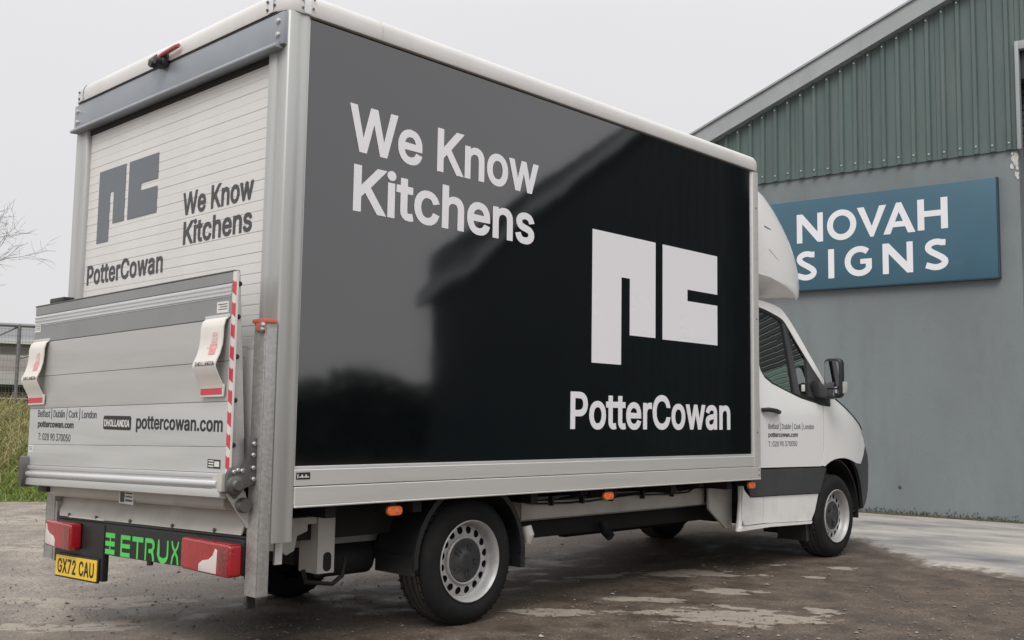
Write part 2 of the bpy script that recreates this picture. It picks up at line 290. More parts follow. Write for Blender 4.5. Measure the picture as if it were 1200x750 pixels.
# letter outlines: advance;x,y x,y/... per letter
FONT={'b ': '188;', 'b.': '188;35,66 50,88 71,101 95,107 120,101 141,87 156,66 160,41 156,17 141,-5 120,-19 95,-24 71,-20 50,-5 35,17 30,41', 'b2': '453;46,-19 46,56 267,294 292,333 300,372 298,392 292,407 277,424 265,431 224,440 205,439 181,430 167,419 156,404 149,386 145,348 143,343 46,343 44,344 45,353 53,411 68,449 72,456 98,488 134,513 178,530 223,535 256,532 272,530 316,514 351,488 378,455 394,417 400,371 390,312 352,248 281,167 196,77 407,76 408,-18 407,-19', 'b7': '453;67,-19 66,-18 293,432 43,434 43,527 44,528 160,528 409,528 410,527 410,446 178,-18 176,-19', 'bA': '480;188,528 288,528 290,527 490,-18 489,-19 381,-19 331,122 293,123 149,123 98,-19 -10,-19 -11,-18/239,388 209,296 183,219 240,218 296,219 269,296', 'bC': '510;345,523 381,508 411,489 444,457 465,428 481,392 498,329 396,329 372,385 343,413 310,430 303,431 268,436 229,431 196,416 168,393 143,356 128,310 122,254 128,197 143,154 166,118 196,92 228,78 267,73 309,79 346,97 372,125 396,179 450,180 498,180 498,178 481,118 465,82 442,49 414,22 382,2 351,-12 312,-22 268,-26 199,-18 141,8 97,44 89,50 53,106 29,175 21,254 29,334 53,403 90,458 139,500 201,527 268,535', 'bD': '503;42,-19 41,-18 41,527 42,528 228,528 299,520 362,495 408,458 414,453 451,399 474,333 481,255 473,174 451,111 413,56 362,15 296,-11 221,-19/146,76 215,76 269,82 309,99 339,123 361,156 376,207 379,255 375,303 362,351 340,386 335,390 309,412 270,427 222,433 145,432 144,78', 'bG': '521;198,527 262,535 307,532 345,523 382,507 415,484 444,458 465,427 483,391 498,334 498,330 396,330 372,380 367,386 343,412 307,430 267,436 228,431 193,415 164,391 143,356 128,311 122,254 128,197 143,154 164,121 195,93 229,78 270,73 282,74 306,76 336,88 360,107 380,134 391,166 396,208 396,209 391,208 303,188 264,181 264,274 265,276 496,276 497,274 497,199 490,139 468,82 433,37 429,33 388,3 378,-2 328,-19 270,-26 201,-18 138,9 89,52 55,103 52,107 29,172 21,254 28,331 51,401 86,455 94,463 139,501', 'bH': '517;476,-19 374,-19 373,-18 373,212 371,213 146,213 144,212 144,-18 143,-19 42,-19 41,-18 41,516 41,527 42,528 144,527 144,309 371,308 373,309 373,527 374,528 476,528', 'bI': '301;288,528 288,433 204,433 202,431 202,78 204,76 288,76 288,-19 13,-19 12,-18 12,75 97,76 99,78 99,431 97,433 12,434 12,527 13,528', 'bK': '467;485,-19 362,-19 195,215 144,162 144,-18 42,-19 41,-18 41,527 42,528 144,527 144,419 144,298 356,528 486,527 487,525 478,515 268,287 484,-15 485,-18', 'bL': '393;42,528 143,528 144,527 145,77 380,76 380,-18 378,-19 42,-19 41,-18 41,527', 'bN': '524;482,-19 377,-19 186,279 143,350 144,291 144,-18 143,-19 42,-19 41,-18 41,521 41,527 42,528 147,527 378,163 380,164 380,527 381,528 482,528', 'bO': '534;267,535 334,527 388,503 395,500 444,458 482,401 504,336 512,254 504,171 482,107 444,50 396,9 342,-15 334,-18 267,-27 201,-18 193,-15 139,9 90,50 53,105 31,170 21,254 31,338 53,402 90,458 142,502 201,527/267,72 306,78 337,92 369,119 390,152 405,195 411,254 405,312 390,357 369,390 336,418 304,431 267,436 229,431 198,418 165,390 143,356 128,311 122,254 128,198 131,188 143,152 166,118 196,92 228,78', 'bP': '445;42,-19 41,-18 41,527 42,528 239,528 293,522 341,505 376,479 380,476 407,440 424,392 428,348 423,303 407,255 380,219 342,190 294,172 237,167 146,167 144,165 144,-18/146,261 231,261 264,265 287,273 303,285 316,303 323,323 325,348 323,372 316,393 302,411 287,422 264,430 234,433 145,432 144,263', 'bU': '518;476,528 476,172 470,120 451,72 416,28 372,-2 321,-20 260,-27 248,-26 198,-21 149,-4 101,29 68,70 47,118 41,172 41,427 41,528 143,528 143,180 147,150 157,124 172,103 197,85 224,75 246,73 261,72 294,75 321,85 344,101 361,124 370,148 374,180 374,528', 'bW': '687;694,528 695,525 544,-19 442,-19 440,-18 343,342 245,-18 243,-19 141,-19 26,401 -9,527 -8,528 97,527 193,154 291,527 292,528 394,528 480,204 492,155 587,527 589,528', 'bX': '475;-18,-19 -18,-18 186,260 184,264 -5,524 -7,527 -6,528 114,528 220,372 237,343 282,411 363,527 480,528 482,527 473,515 290,263 490,-15 492,-18 491,-19 372,-19 275,120 237,178 197,117 101,-19', 'ba': '390;355,-19 259,-19 258,-18 256,5 222,-17 160,-29 124,-24 85,-13 55,7 31,35 16,67 11,108 15,141 25,168 45,193 69,210 120,230 172,239 228,246 256,253 255,261 250,286 231,304 195,311 156,303 151,300 131,286 108,252 14,279 40,331 66,360 94,381 133,395 193,403 244,398 295,377 321,355 338,331 352,295 356,253/262,162 177,149 139,140 118,126 113,117 112,106 118,85 125,79 138,70 171,65 198,68 219,76 234,88 246,103 254,123 257,139 257,159', 'bc': '396;265,396 316,372 356,334 389,265 387,263 294,240 292,241 273,279 258,296 237,306 207,311 178,306 159,295 140,276 126,252 118,220 116,187 118,159 126,124 140,100 157,81 180,70 207,66 238,71 259,82 276,100 294,140 378,118 390,115 390,114 357,45 318,5 267,-20 217,-26 207,-27 154,-21 108,-1 67,34 38,78 21,127 16,177 15,187 20,240 21,249 38,300 66,342 106,376 154,397 208,404', 'be': '404;153,397 207,404 271,393 304,378 333,355 358,324 376,285 387,246 390,196 390,151 390,150 120,150 119,142 128,114 142,94 160,78 183,69 211,66 246,71 270,86 298,127 336,118 391,105 369,52 349,26 321,2 289,-15 250,-24 211,-27 163,-22 154,-20 108,-1 67,34 40,75 21,127 15,187 20,246 37,297 66,342 99,370 106,376/288,234 280,261 268,281 251,298 231,307 205,311 180,308 157,297 144,285 127,262 120,239', 'bh': '410;35,528 133,528 134,371 142,379 182,398 226,403 268,399 307,385 335,362 358,330 372,290 376,242 376,-19 278,-19 277,-18 277,179 277,233 273,261 271,269 258,291 238,305 209,310 187,306 172,301 156,290 143,273 136,254 134,230 133,-18 131,-19 35,-19 34,-18 34,527', 'bi': '167;132,398 133,-18 132,-19 35,-19 34,-18 34,398/26,461 21,483 26,507 41,526 59,539 84,544 107,539 128,526 141,506 146,483 141,461 128,441 107,428 84,424 60,428 41,441', 'bm': '610;575,-19 478,-19 477,-18 477,254 472,281 460,297 442,307 424,310 401,309 385,303 363,281 354,245 354,-18 353,-19 256,-19 255,-18 255,258 251,278 249,284 239,297 221,308 200,310 166,302 154,293 143,279 136,263 133,237 133,32 133,-19 35,-19 34,-18 34,398 130,398 131,398 131,372 133,371 164,394 218,406 248,401 265,398 298,377 319,351 326,359 374,393 436,406 469,403 506,389 536,368 558,338 572,300 576,255 576,-18', 'bn': '410;376,-19 278,-19 277,-18 276,234 271,269 259,290 238,305 209,310 188,307 172,301 157,290 152,285 143,273 137,255 133,225 133,-19 35,-19 34,-18 34,101 34,398 130,398 131,398 131,371 133,370 142,379 182,398 229,403 265,400 275,397 304,386 335,362 358,330 372,290 376,240', 'bo': '416;154,397 207,404 258,398 310,376 348,343 374,304 377,300 395,249 401,187 396,138 395,127 376,76 348,33 315,4 309,-1 262,-21 207,-27 162,-22 153,-20 108,-1 67,34 38,78 21,127 15,187 16,198 21,249 38,300 67,342 105,375/207,66 237,70 258,81 276,100 289,126 297,154 300,187 297,220 294,232 289,250 276,276 259,294 237,306 210,310 178,306 157,294 140,276 125,247 118,220 116,187 118,156 125,127 140,100 157,81 177,71', 'bp': '425;35,-162 34,-161 34,397 130,398 131,397 131,369 133,367 161,390 194,400 229,404 275,397 281,396 323,378 358,347 388,300 404,247 409,189 404,130 391,87 388,76 361,33 323,-1 281,-20 230,-27 193,-24 166,-14 134,9 133,-162/220,66 247,70 268,82 284,99 298,124 300,130 306,154 309,189 304,231 298,253 285,279 268,296 248,306 221,310 193,306 172,295 156,280 143,255 137,232 132,189 135,153 143,123 156,97 174,81 191,71', 'br': '259;35,-19 34,-18 34,398 130,398 131,398 131,377 133,376 143,384 175,398 212,404 244,403 262,402 262,300 209,307 185,304 169,298 154,287 142,273 136,257 133,236 133,-18 131,-19', 'bs': '365;106,-16 73,2 47,25 28,54 12,108 105,129 106,129 121,91 135,77 154,68 181,65 211,69 232,78 245,91 248,103 247,109 246,114 241,121 229,129 207,136 145,151 99,167 58,194 35,229 34,234 27,274 33,312 50,345 75,369 109,389 145,400 187,404 226,400 252,393 262,390 291,374 315,351 352,277 258,255 242,288 231,300 213,309 187,314 162,310 143,301 132,289 129,277 130,267 136,259 177,242 234,228 283,212 320,184 344,148 350,108 345,70 329,37 314,21 301,8 265,-13 225,-24 183,-27 144,-24', 'bt': '228;234,-13 195,-22 170,-23 119,-17 79,7 53,46 46,92 46,307 -13,308 -13,397 -12,399 45,399 46,490 59,490 144,490 145,490 146,399 223,398 223,308 145,307 145,100 147,82 150,76 156,72 174,70 217,76 235,-7 236,-11', 'bw': '567;571,398 442,-19 354,-19 302,159 285,225 283,227 214,-18 213,-19 124,-19 38,263 -3,398 102,398 169,155 171,154 188,224 237,398 330,398 380,222 397,154 465,398', 'r ': '188;', 'r0': '453;226,-7 174,1 138,20 130,24 94,64 69,114 53,176 48,254 53,332 69,394 95,448 130,484 171,506 174,508 226,516 279,508 282,506 322,484 358,448 384,394 400,332 405,254 400,176 384,114 359,62 322,24 280,2/226,50 260,56 266,59 290,74 313,102 331,146 340,192 344,254 340,316 330,364 313,406 291,434 286,437 261,453 226,460 192,453 166,437 162,434 140,406 123,364 113,316 109,254 113,192 122,146 140,102 164,74 188,59 194,56', 'r2': '453;66,0 64,2 65,48 282,282 311,327 320,370 316,399 307,420 294,436 272,449 226,460 194,456 172,447 154,434 139,412 130,390 127,363 126,362 67,362 71,405 87,444 111,472 142,495 181,511 188,512 224,516 259,512 270,511 308,495 337,474 362,444 376,411 381,374 372,322 370,316 336,259 267,180 166,74 153,58 154,57 388,57 389,2 388,0', 'r3': '453;71,509 371,509 372,461 222,290 228,288 264,288 305,277 344,253 372,221 387,186 393,146 387,102 370,66 344,36 308,12 268,-2 258,-3 218,-7 174,-3 132,10 98,30 92,36 70,58 52,90 45,126 44,131 46,132 108,132 115,107 125,89 144,71 167,58 220,50 275,61 297,74 316,95 325,116 329,146 326,172 316,196 299,217 275,234 240,244 202,248 158,248 157,250 157,299 288,448 287,452 71,452', 'r5': '453;364,509 366,508 366,454 364,452 152,452 134,302 136,301 178,325 231,334 264,330 296,320 320,307 344,286 365,258 379,232 387,202 389,191 391,162 385,116 370,77 367,72 343,41 309,15 267,-1 220,-7 177,-2 138,12 108,32 84,59 71,83 66,94 61,130 122,130 127,108 138,89 172,60 222,50 250,53 279,66 297,82 311,100 314,104 324,131 328,161 324,192 314,221 297,244 279,259 274,262 249,273 218,277 168,268 128,246 74,252 67,254 96,508 98,509', 'r7': '453;98,0 323,448 322,452 64,452 62,453 62,508 131,509 390,509 391,450 166,2 164,0', 'r8': '453;226,516 270,511 307,497 337,477 355,456 362,449 377,418 382,380 381,372 376,342 360,310 332,282 300,266 326,256 349,242 372,220 387,196 396,170 401,136 395,95 378,62 352,33 316,11 276,-2 226,-7 176,-2 138,10 102,33 74,62 57,95 52,136 55,166 63,191 82,221 103,242 126,256 153,266 118,283 93,308 76,342 70,380 75,418 86,442 90,450 114,477 145,497 184,511/115,138 119,113 126,96 129,90 145,74 168,60 193,52 226,49 258,52 280,58 288,61 307,74 323,90 333,113 337,138 336,146 333,166 323,188 305,208 283,223 278,225 256,232 224,235 196,232 169,223 147,208 129,188 119,166/308,420 294,437 274,449 228,460 175,448 159,437 148,424 144,419 136,398 133,376 136,353 145,330 158,314 178,300 226,290 274,300 292,312 301,323 307,330 316,352 319,376 318,384 316,398', 'r9': '453;132,0 131,2 277,214 256,202 217,195 175,199 138,214 110,234 103,242 83,268 68,306 64,352 68,390 70,399 84,435 111,470 144,494 167,504 184,510 226,516 270,510 310,494 343,468 367,435 384,393 389,342 385,309 371,266 315,168 201,2 199,0/254,457 226,460 206,458 198,456 174,446 154,429 139,408 129,382 125,351 129,321 139,294 154,274 174,257 198,248 226,243 254,247 280,258 300,274 313,294 324,321 327,350 324,381 313,408 299,429 283,443 278,446', 'r:': '188;53,59 64,73 78,83 95,87 113,83 128,73 138,59 141,41 137,23 128,9 113,-1 95,-4 78,-1 63,10 53,24 50,41/63,284 53,299 50,316 53,334 63,348 78,359 95,362 113,359 128,349 137,335 141,316 138,299 128,284 113,274 95,271 77,275', 'rB': '456;60,508 243,509 286,504 328,491 358,470 364,464 382,441 394,411 398,374 395,344 387,321 356,286 316,268 315,262 339,257 363,245 386,226 402,202 414,172 418,136 413,100 409,90 399,66 376,39 344,18 302,4 248,0 62,0 60,2/126,231 126,57 255,58 296,63 331,81 349,105 355,140 352,162 343,183 327,202 321,207 306,218 276,228 249,231/126,285 238,285 288,296 308,309 323,326 330,342 333,350 336,372 330,402 312,430 284,446 242,452 126,452', 'rC': '510;373,490 406,467 427,447 445,422 463,384 473,348 409,348 388,396 356,428 318,448 266,456 222,449 184,432 151,404 125,364 109,314 104,266 103,254 109,196 125,144 152,104 186,75 224,59 266,53 314,60 356,81 388,113 407,158 409,160 415,160 473,160 463,125 450,95 428,62 402,38 372,18 348,8 340,5 302,-4 266,-7 204,2 150,25 105,62 70,116 48,178 47,186 40,254 48,330 70,392 104,445 150,484 205,508 270,516 340,504', 'rD': '503;60,508 226,509 292,501 354,477 401,438 433,392 455,330 462,255 455,182 434,122 401,72 394,65 351,31 291,8 219,0 62,0 60,2/126,57 216,57 272,63 320,82 353,110 363,124 379,148 394,196 399,255 394,314 380,358 356,396 349,404 320,428 274,446 222,452 125,452', 'rL': '393;62,509 123,509 125,507 125,58 126,57 360,57 361,2 358,0 62,0 60,2 60,507', 'rT': '449;256,0 194,0 193,2 193,452 32,453 32,507 34,509 191,509 416,509 417,507 416,452 258,452 257,450 257,2', 'ra': '390;336,0 278,0 277,51 273,52 252,25 214,1 160,-9 126,-5 93,6 68,22 48,45 35,72 30,108 34,138 43,160 60,181 80,194 124,211 174,220 236,227 264,235 273,243 276,256 267,297 240,322 230,324 196,331 148,322 118,301 99,274 42,291 56,321 80,346 104,364 135,375 194,384 238,379 285,361 305,344 321,321 331,297 333,288 337,256/276,189 260,182 234,176 177,168 135,159 104,140 95,124 92,105 101,74 111,65 130,52 170,45 202,49 231,61 248,74 263,93 272,114 276,138', 'rb': '425;54,509 114,508 114,319 119,320 137,346 172,373 197,381 230,384 274,378 312,361 345,332 370,294 385,244 390,188 385,133 370,84 348,48 342,42 312,16 276,-1 228,-8 200,-5 173,4 138,31 119,58 113,59 112,0 53,1 53,508/220,47 254,51 280,66 301,88 316,116 318,122 325,151 328,188 325,228 317,256 300,290 279,312 256,324 222,330 190,325 182,322 161,312 140,290 125,262 117,234 113,188 116,151 124,116 140,86 162,65 186,52', 'rd': '425;372,509 372,1 370,0 313,1 313,58 312,59 306,58 287,31 252,4 224,-5 196,-8 148,-1 112,15 81,43 55,85 39,132 34,188 40,247 55,292 75,326 80,332 114,362 151,378 198,384 228,381 253,373 287,346 306,320 310,319 311,508/206,47 236,51 246,56 263,66 284,87 298,114 309,150 312,188 309,229 302,258 300,264 284,290 263,312 240,324 206,330 202,330 174,325 152,315 145,311 123,289 107,258 99,229 96,188 99,150 109,118 124,88 145,66 170,52', 're': '404;205,384 266,374 294,361 319,341 340,316 357,282 368,244 371,202 371,170 370,169 98,169 97,168 100,140 110,106 128,80 151,61 180,50 212,46 254,53 285,73 306,104 314,103 364,91 353,62 336,40 310,18 283,4 248,-5 228,-7 211,-8 163,-2 118,15 82,46 56,85 40,133 34,187 39,242 55,289 81,330 116,360 157,378/98,222 307,221 308,223 307,236 298,268 283,294 278,300 264,314 238,326 204,330 172,326 146,313 124,292 109,270 99,242', 'rf': '254;82,0 81,2 81,326 80,327 8,327 6,328 6,378 80,380 81,432 84,460 97,488 112,505 134,518 189,530 224,527 242,521 243,520 242,516 226,468 214,472 195,474 171,470 154,460 145,442 142,418 142,380 226,379 228,378 228,328 226,327 144,327 142,326 142,2 141,0', 'ri': '167;113,379 114,2 113,0 54,0 53,2 53,378/41,483 44,498 54,512 66,521 83,524 100,521 114,512 123,500 126,484 123,468 114,456 101,447 84,443 66,446 55,454 44,468', 'rk': '381;54,509 114,508 114,212 122,213 284,379 359,378 201,216 308,81 371,2 370,0 294,0 160,171 154,177 114,140 114,2 113,0 54,0 53,2 53,507', 'rl': '189;54,509 114,508 114,98 120,62 124,59 130,54 137,53 148,52 170,53 181,4 176,2 162,-1 138,-2 101,3 74,20 58,48 53,85 53,508', 'rn': '410;356,0 298,0 296,2 296,234 290,273 272,304 246,323 210,329 184,326 161,317 142,303 126,284 117,256 114,226 113,0 54,0 53,2 53,123 53,378 112,379 113,310 125,333 152,362 186,379 227,384 264,380 294,369 320,350 340,322 353,284 357,240', 'ro': '416;158,378 206,384 246,380 256,378 300,360 333,330 358,292 376,242 381,187 376,136 359,85 333,46 304,20 298,15 256,-2 206,-8 162,-2 118,15 82,46 59,80 56,85 40,133 34,187 35,198 40,242 56,290 82,330 115,358/206,46 242,51 269,66 292,90 307,118 316,152 319,187 316,223 309,252 306,260 292,287 270,310 244,324 208,330 170,324 145,310 124,287 107,254 99,226 96,187 99,150 107,120 124,90 145,66 172,51', 'rr': '259;54,0 53,2 53,378 112,379 113,321 116,323 130,346 152,367 180,380 191,382 214,385 242,384 243,322 206,326 178,322 160,315 143,303 126,284 117,262 114,237 114,2 113,0', 'rs': '365;224,381 254,372 280,357 299,338 324,290 268,277 258,298 243,316 220,327 188,333 162,330 154,328 130,317 115,300 109,277 112,259 126,242 172,223 231,208 273,195 306,171 324,144 326,138 331,108 326,74 311,46 289,24 261,6 224,-5 200,-7 182,-8 148,-6 135,-3 111,3 86,17 63,37 45,64 37,94 93,107 95,104 105,79 124,60 152,49 186,46 218,50 244,62 262,80 263,84 268,103 265,121 254,136 237,147 208,156 148,170 106,185 72,208 53,236 52,241 47,274 51,304 65,332 87,354 116,370 150,381 189,384', 'rt': '228;212,2 192,-3 168,-4 126,2 92,22 72,53 65,94 65,326 6,328 6,377 8,379 64,379 65,470 81,471 126,470 126,380 202,379 204,377 204,328 126,326 126,100 128,76 138,60 152,53 170,50 202,53 212,6', 'ru': '410;54,379 113,379 114,378 114,145 119,106 137,75 164,56 200,50 227,53 250,62 264,74 270,79 284,100 293,122 296,154 296,378 298,379 356,379 357,378 357,253 356,0 298,1 298,71 286,48 258,18 222,0 182,-5 146,-1 119,9 94,27 86,36 69,60 57,96 53,140 53,378', 'r|': '230;90,-164 88,-162 88,672 90,673 139,673 141,672 141,-162 139,-164'}

# flat shapes from outlines (holes allowed): used for letters and marks
def outline_mesh(groups, fn, name, m, depth=.0006):
    """groups: one list of outlines (with holes) per letter; each letter is filled on its own"""
    if groups and isinstance(groups[0][0][0], (int, float)): groups = [groups]
    vs, fs = [], []
    for gi, polys in enumerate(groups):
        cu = bpy.data.curves.new(name, 'CURVE'); cu.dimensions = '2D'; cu.fill_mode = 'BOTH'; cu.extrude = depth
        for q in polys:
            sp = cu.splines.new('POLY'); sp.points.add(len(q) - 1); sp.use_cyclic_u = True
            for i, (x, y) in enumerate(q): sp.points[i].co = (x, y, 0, 1)
        o = bpy.data.objects.new(name, cu)
        me = bpy.data.meshes.new_from_object(o)
        bpy.data.objects.remove(o); bpy.data.curves.remove(cu)
        k = len(vs)
        vs += [tuple(fn(v.co.x, v.co.y, v.co.z + (gi % 2) * .0004)) for v in me.vertices]
        fs += [tuple(i + k for i in p.vertices) for p in me.polygons]
        bpy.data.meshes.remove(me)
    me = bpy.data.meshes.new(name); me.from_pydata(vs, [], fs); me.materials.append(m); me.update()
    return me
def fat(q, d):
    n = len(q); out = []
    for i in range(n):
        p0, p1, p2 = Vector(q[i - 1]), Vector(q[i]), Vector(q[(i + 1) % n])
        a = (p1 - p0); b = (p2 - p1)
        if a.length < 1e-6 or b.length < 1e-6: out.append(tuple(p1)); continue
        a.normalize(); b.normalize()
        na, nb = Vector((-a.y, a.x)), Vector((-b.y, b.x)); m = na + nb
        if m.length < .3: m = na
        else: m = m / max(.35, m.length_squared / 2)
        out.append(tuple(p1 + m * d))
    return out
def glyphs(text, style, track=0.):
    x = 0; polys = []
    for ch in text:
        adv, body = FONT[style + ch].split(';')
        if body: polys.append([[(float(p.split(',')[0]) + x, float(p.split(',')[1])) for p in q.split(' ')] for q in body.split('/')])
        x += float(adv) + (track + (.036 if style == 'b' else 0)) * 509
    return polys
def text_polys(text, width, cap, style='b', track=0.):
    """scaled so that the ink is `width` wide and capitals are `cap` tall, origin at the left end of the baseline"""
    P = glyphs(text, style, track); e = .038 * 509 if style == 'b' else 0
    xs = [p[0] for g in P for q in g for p in q]; x0, x1 = min(xs), max(xs)
    sx, sy = width / (x1 - x0), cap / (509 + 2 * e)
    return [[[((px - x0) * sx, (py + e) * sy) for px, py in q] for q in g] for g in P]
def lettering(polys, fn, m, parent, name='lettering'):
    return put(name, outline_mesh(polys, fn, name, m), parent)

# strokes as outlines
def stroke(path, w, closed=False):
    P = [Vector(p) for p in path]; n = len(P); L, Rr = [], []
    for i in range(n):
        if closed: a, b = P[i] - P[i - 1], P[(i + 1) % n] - P[i]
        else: a = P[i] - P[i - 1] if i else P[1] - P[0]; b = P[i + 1] - P[i] if i < n - 1 else P[-1] - P[-2]
        a = a.normalized(); b = b.normalized()
        na, nb = Vector((-a.y, a.x)), Vector((-b.y, b.x)); m = na + nb
        m = m / max(.5, m.length_squared / 2)
        ww = w[i] if isinstance(w, (list, tuple)) else w
        L.append(tuple(P[i] + m * ww / 2)); Rr.append(tuple(P[i] - m * ww / 2))
    if closed: return [L, Rr[::-1]]
    return [L + Rr[::-1]]
def arc(cx, cy, rx, ry, a0, a1, n=14):
    return [(cx + rx * math.cos(R(a0 + (a1 - a0) * i / n)), cy + ry * math.sin(R(a0 + (a1 - a0) * i / n))) for i in range(n + 1)]

# ================================================================== SETTING
def gz(x, y):
    """gentle unevenness of the yard"""
    k = 0.0                                  # shallow rut along the truck's left wheels
    if -4 < x < 5.3 and .35 < y < 6.5:
        t = (y - .35) / 1.75 if y < 2.1 else 1.0 if y < 3 else (6.5 - y) / 3.5
        u = min(1, (5.3 - x) / 1.6, (x + 4) / 1.6); k = -.066 * t * t * (3 - 2 * t) * u * u * (3 - 2 * u)
    return k + .012 * noise.noise((x * .55, y * .55, 1.3)) + .006 * noise.noise((x * 2.1, y * 2.1, 7.7))
def axis_pts(lo, hi, step, far):
    a = list(np.arange(lo, hi + 1e-6, step)); out = []; d = step; x = hi
    while x < far: d *= 1.35; x += d; out.append(x)
    pre = []; d = step; x = lo
    while x > -far: d *= 1.35; x -= d; pre.append(x)
    return pre[::-1] + a + out

def ground_mat():
    m = bpy.data.materials.new('yard_dirt'); m.use_nodes = True
    nt = m.node_tree; n, l = nt.nodes, nt.links; b = n['Principled BSDF']
    t = n.new('ShaderNodeTexCoord')
    def noise_(sc, det=6, rough=.6, src=None):
        z = n.new('ShaderNodeTexNoise'); z.inputs['Scale'].default_value = sc; z.inputs['Detail'].default_value = det
        z.inputs['Roughness'].default_value = rough; l.new(src or t.outputs['Object'], z.inputs['Vector']); return z.outputs[0]
    def math_(op, a, c=None, clamp=False):
        z = n.new('ShaderNodeMath'); z.operation = op; z.use_clamp = clamp
        for i, v in enumerate((a, c)):
            if v is None: continue
            if isinstance(v, (int, float)): z.inputs[i].default_value = v
            else: l.new(v, z.inputs[i])
        return z.outputs[0]
    def ramp(v, a, c):
        z = n.new('ShaderNodeMapRange'); z.interpolation_type = 'SMOOTHSTEP'
        z.inputs['From Min'].default_value = a; z.inputs['From Max'].default_value = c; l.new(v, z.inputs['Value']); return z.outputs[0]
    def mix(f, a, c):
        z = n.new('ShaderNodeMixRGB')
        if isinstance(f, (int, float)): z.inputs[0].default_value = f
        else: l.new(f, z.inputs[0])
        for i, v in ((1, a), (2, c)):
            if isinstance(v, tuple): z.inputs[i].default_value = (*v, 1)
            else: l.new(v, z.inputs[i])
        return z.outputs[0]
    sp = n.new('ShaderNodeSeparateXYZ'); l.new(t.outputs['Object'], sp.inputs[0]); X, Y = sp.outputs[0], sp.outputs[1]
    big = noise_(.7, 5); mid = noise_(3.2, 8, .65); fine = noise_(28, 6, .7)
    # damp brown earth on the near side of the truck, grey crushed stone behind it
    g = math_('ADD', math_('MULTIPLY', Y, .30), math_('MULTIPLY', X, -.11))
    g = math_('ADD', g, math_('MULTIPLY', big, 1.3)); g = ramp(math_('ADD', g, math_('MULTIPLY', mid, .5)), .8, 1.9)
    brown = mix(ramp(mid, .35, .7), (.068, .050, .037), (.146, .110, .084))
    grey = mix(ramp(mid, .35, .68), (.185, .155, .130), (.33, .288, .25))
    col = mix(g, brown, grey)
    # small stones pressed into the surface
    v = n.new('ShaderNodeTexVoronoi'); v.inputs['Scale'].default_value = 42; l.new(t.outputs['Object'], v.inputs['Vector'])
    sv = n.new('ShaderNodeSeparateXYZ'); l.new(v.outputs['Color'], sv.inputs[0])
    st = math_('MULTIPLY', ramp(sv.outputs[0], .72, .8), math_('SUBTRACT', 1, ramp(v.outputs['Distance'], .25, .42)))
    st = math_('MULTIPLY', st, ramp(mid, .4, .6))
    col = mix(math_('MULTIPLY', st, .55), col, (.27, .25, .22))
    v2 = n.new('ShaderNodeTexVoronoi'); v2.inputs['Scale'].default_value = 130; l.new(t.outputs['Object'], v2.inputs['Vector'])
    sv2 = n.new('ShaderNodeSeparateXYZ'); l.new(v2.outputs['Color'], sv2.inputs[0])
    gr = n.new('ShaderNodeMapRange'); gr.inputs['To Min'].default_value = .60; gr.inputs['To Max'].default_value = 1.42; l.new(sv2.outputs[0], gr.inputs['Value'])
    vm2 = n.new('ShaderNodeVectorMath'); vm2.operation = 'SCALE'; l.new(col, vm2.inputs[0]); l.new(gr.outputs[0], vm2.inputs['Scale']); col = vm2.outputs[0]
    # dried pale puddle beds (each with its own outline)
    mp = n.new('ShaderNodeMapping'); mp.vector_type = 'POINT'; mp.inputs['Rotation'].default_value = (0, 0, R(46)); l.new(t.outputs['Object'], mp.inputs[0])
    wob = n.new('ShaderNodeTexNoise'); wob.inputs['Scale'].default_value = 4.2; wob.inputs['Detail'].default_value = 8; wob.inputs['Roughness'].default_value = .68
    mp2 = n.new('ShaderNodeMapping'); mp2.inputs['Scale'].default_value = (.9, 1.5, 1); l.new(mp.outputs[0], mp2.inputs[0]); l.new(mp2.outputs[0], wob.inputs['Vector'])
    tot = None
    ca, sa = math.cos(R(46)), math.sin(R(46))
    for (cx, cy, rx, ry) in [(3.95, .42, .52, .16), (2.72, -.72, .66, .22), (2.80, -.06, .27, .10), (3.5, -.23, .33, .09), (1.98, .05, .34, .11),
                             (5.1, -.25, .14, .07), (4.5, -.3, .10, .05), (4.9, .2, .12, .06), (3.3, -.95, .12, .06), (-.1, 1.8, .5, .13), (1.3, 4.6, .9, .25),
                             (2.2, 6.6, 1.4, .35), (3.4, .75, .3, .10), (.35, 2.5, .6, .16)]:
        rxy = (cx * ca - cy * sa, cx * sa + cy * ca)
        s1 = n.new('ShaderNodeVectorMath'); s1.operation = 'SUBTRACT'; l.new(mp.outputs[0], s1.inputs[0]); s1.inputs[1].default_value = (*rxy, 0)
        s2 = n.new('ShaderNodeVectorMath'); s2.operation = 'DIVIDE'; l.new(s1.outputs[0], s2.inputs[0]); s2.inputs[1].default_value = (rx, ry * 1.5, 50)
        s3 = n.new('ShaderNodeVectorMath'); s3.operation = 'LENGTH'; l.new(s2.outputs[0], s3.inputs[0])
        q = math_('SUBTRACT', 1.25, s3.outputs['Value'], True)
        tot = q if tot is None else math_('MAXIMUM', tot, q)
    pm = math_('ADD', tot, math_('MULTIPLY', math_('SUBTRACT', wob.outputs[0], .5), 4.6))
    pm = math_('MULTIPLY', ramp(pm, .50, .62), ramp(tot, .02, .2))
    col = mix(math_('MULTIPLY', pm, .85), col, mix(fine, (.30, .25, .205), (.44, .385, .325)))
    l.new(col, b.inputs['Base Color'])
    b.inputs['Specular IOR Level'].default_value = .5
    rr = n.new('ShaderNodeMapRange'); rr.inputs['From Min'].default_value = .35; rr.inputs['From Max'].default_value = .62; rr.inputs['To Min'].default_value = .40; rr.inputs['To Max'].default_value = .9; l.new(mid, rr.inputs['Value']); l.new(rr.outputs[0], b.inputs['Roughness'])
    h = math_('ADD', math_('MULTIPLY', mid, 1.2), math_('MULTIPLY', fine, .55))
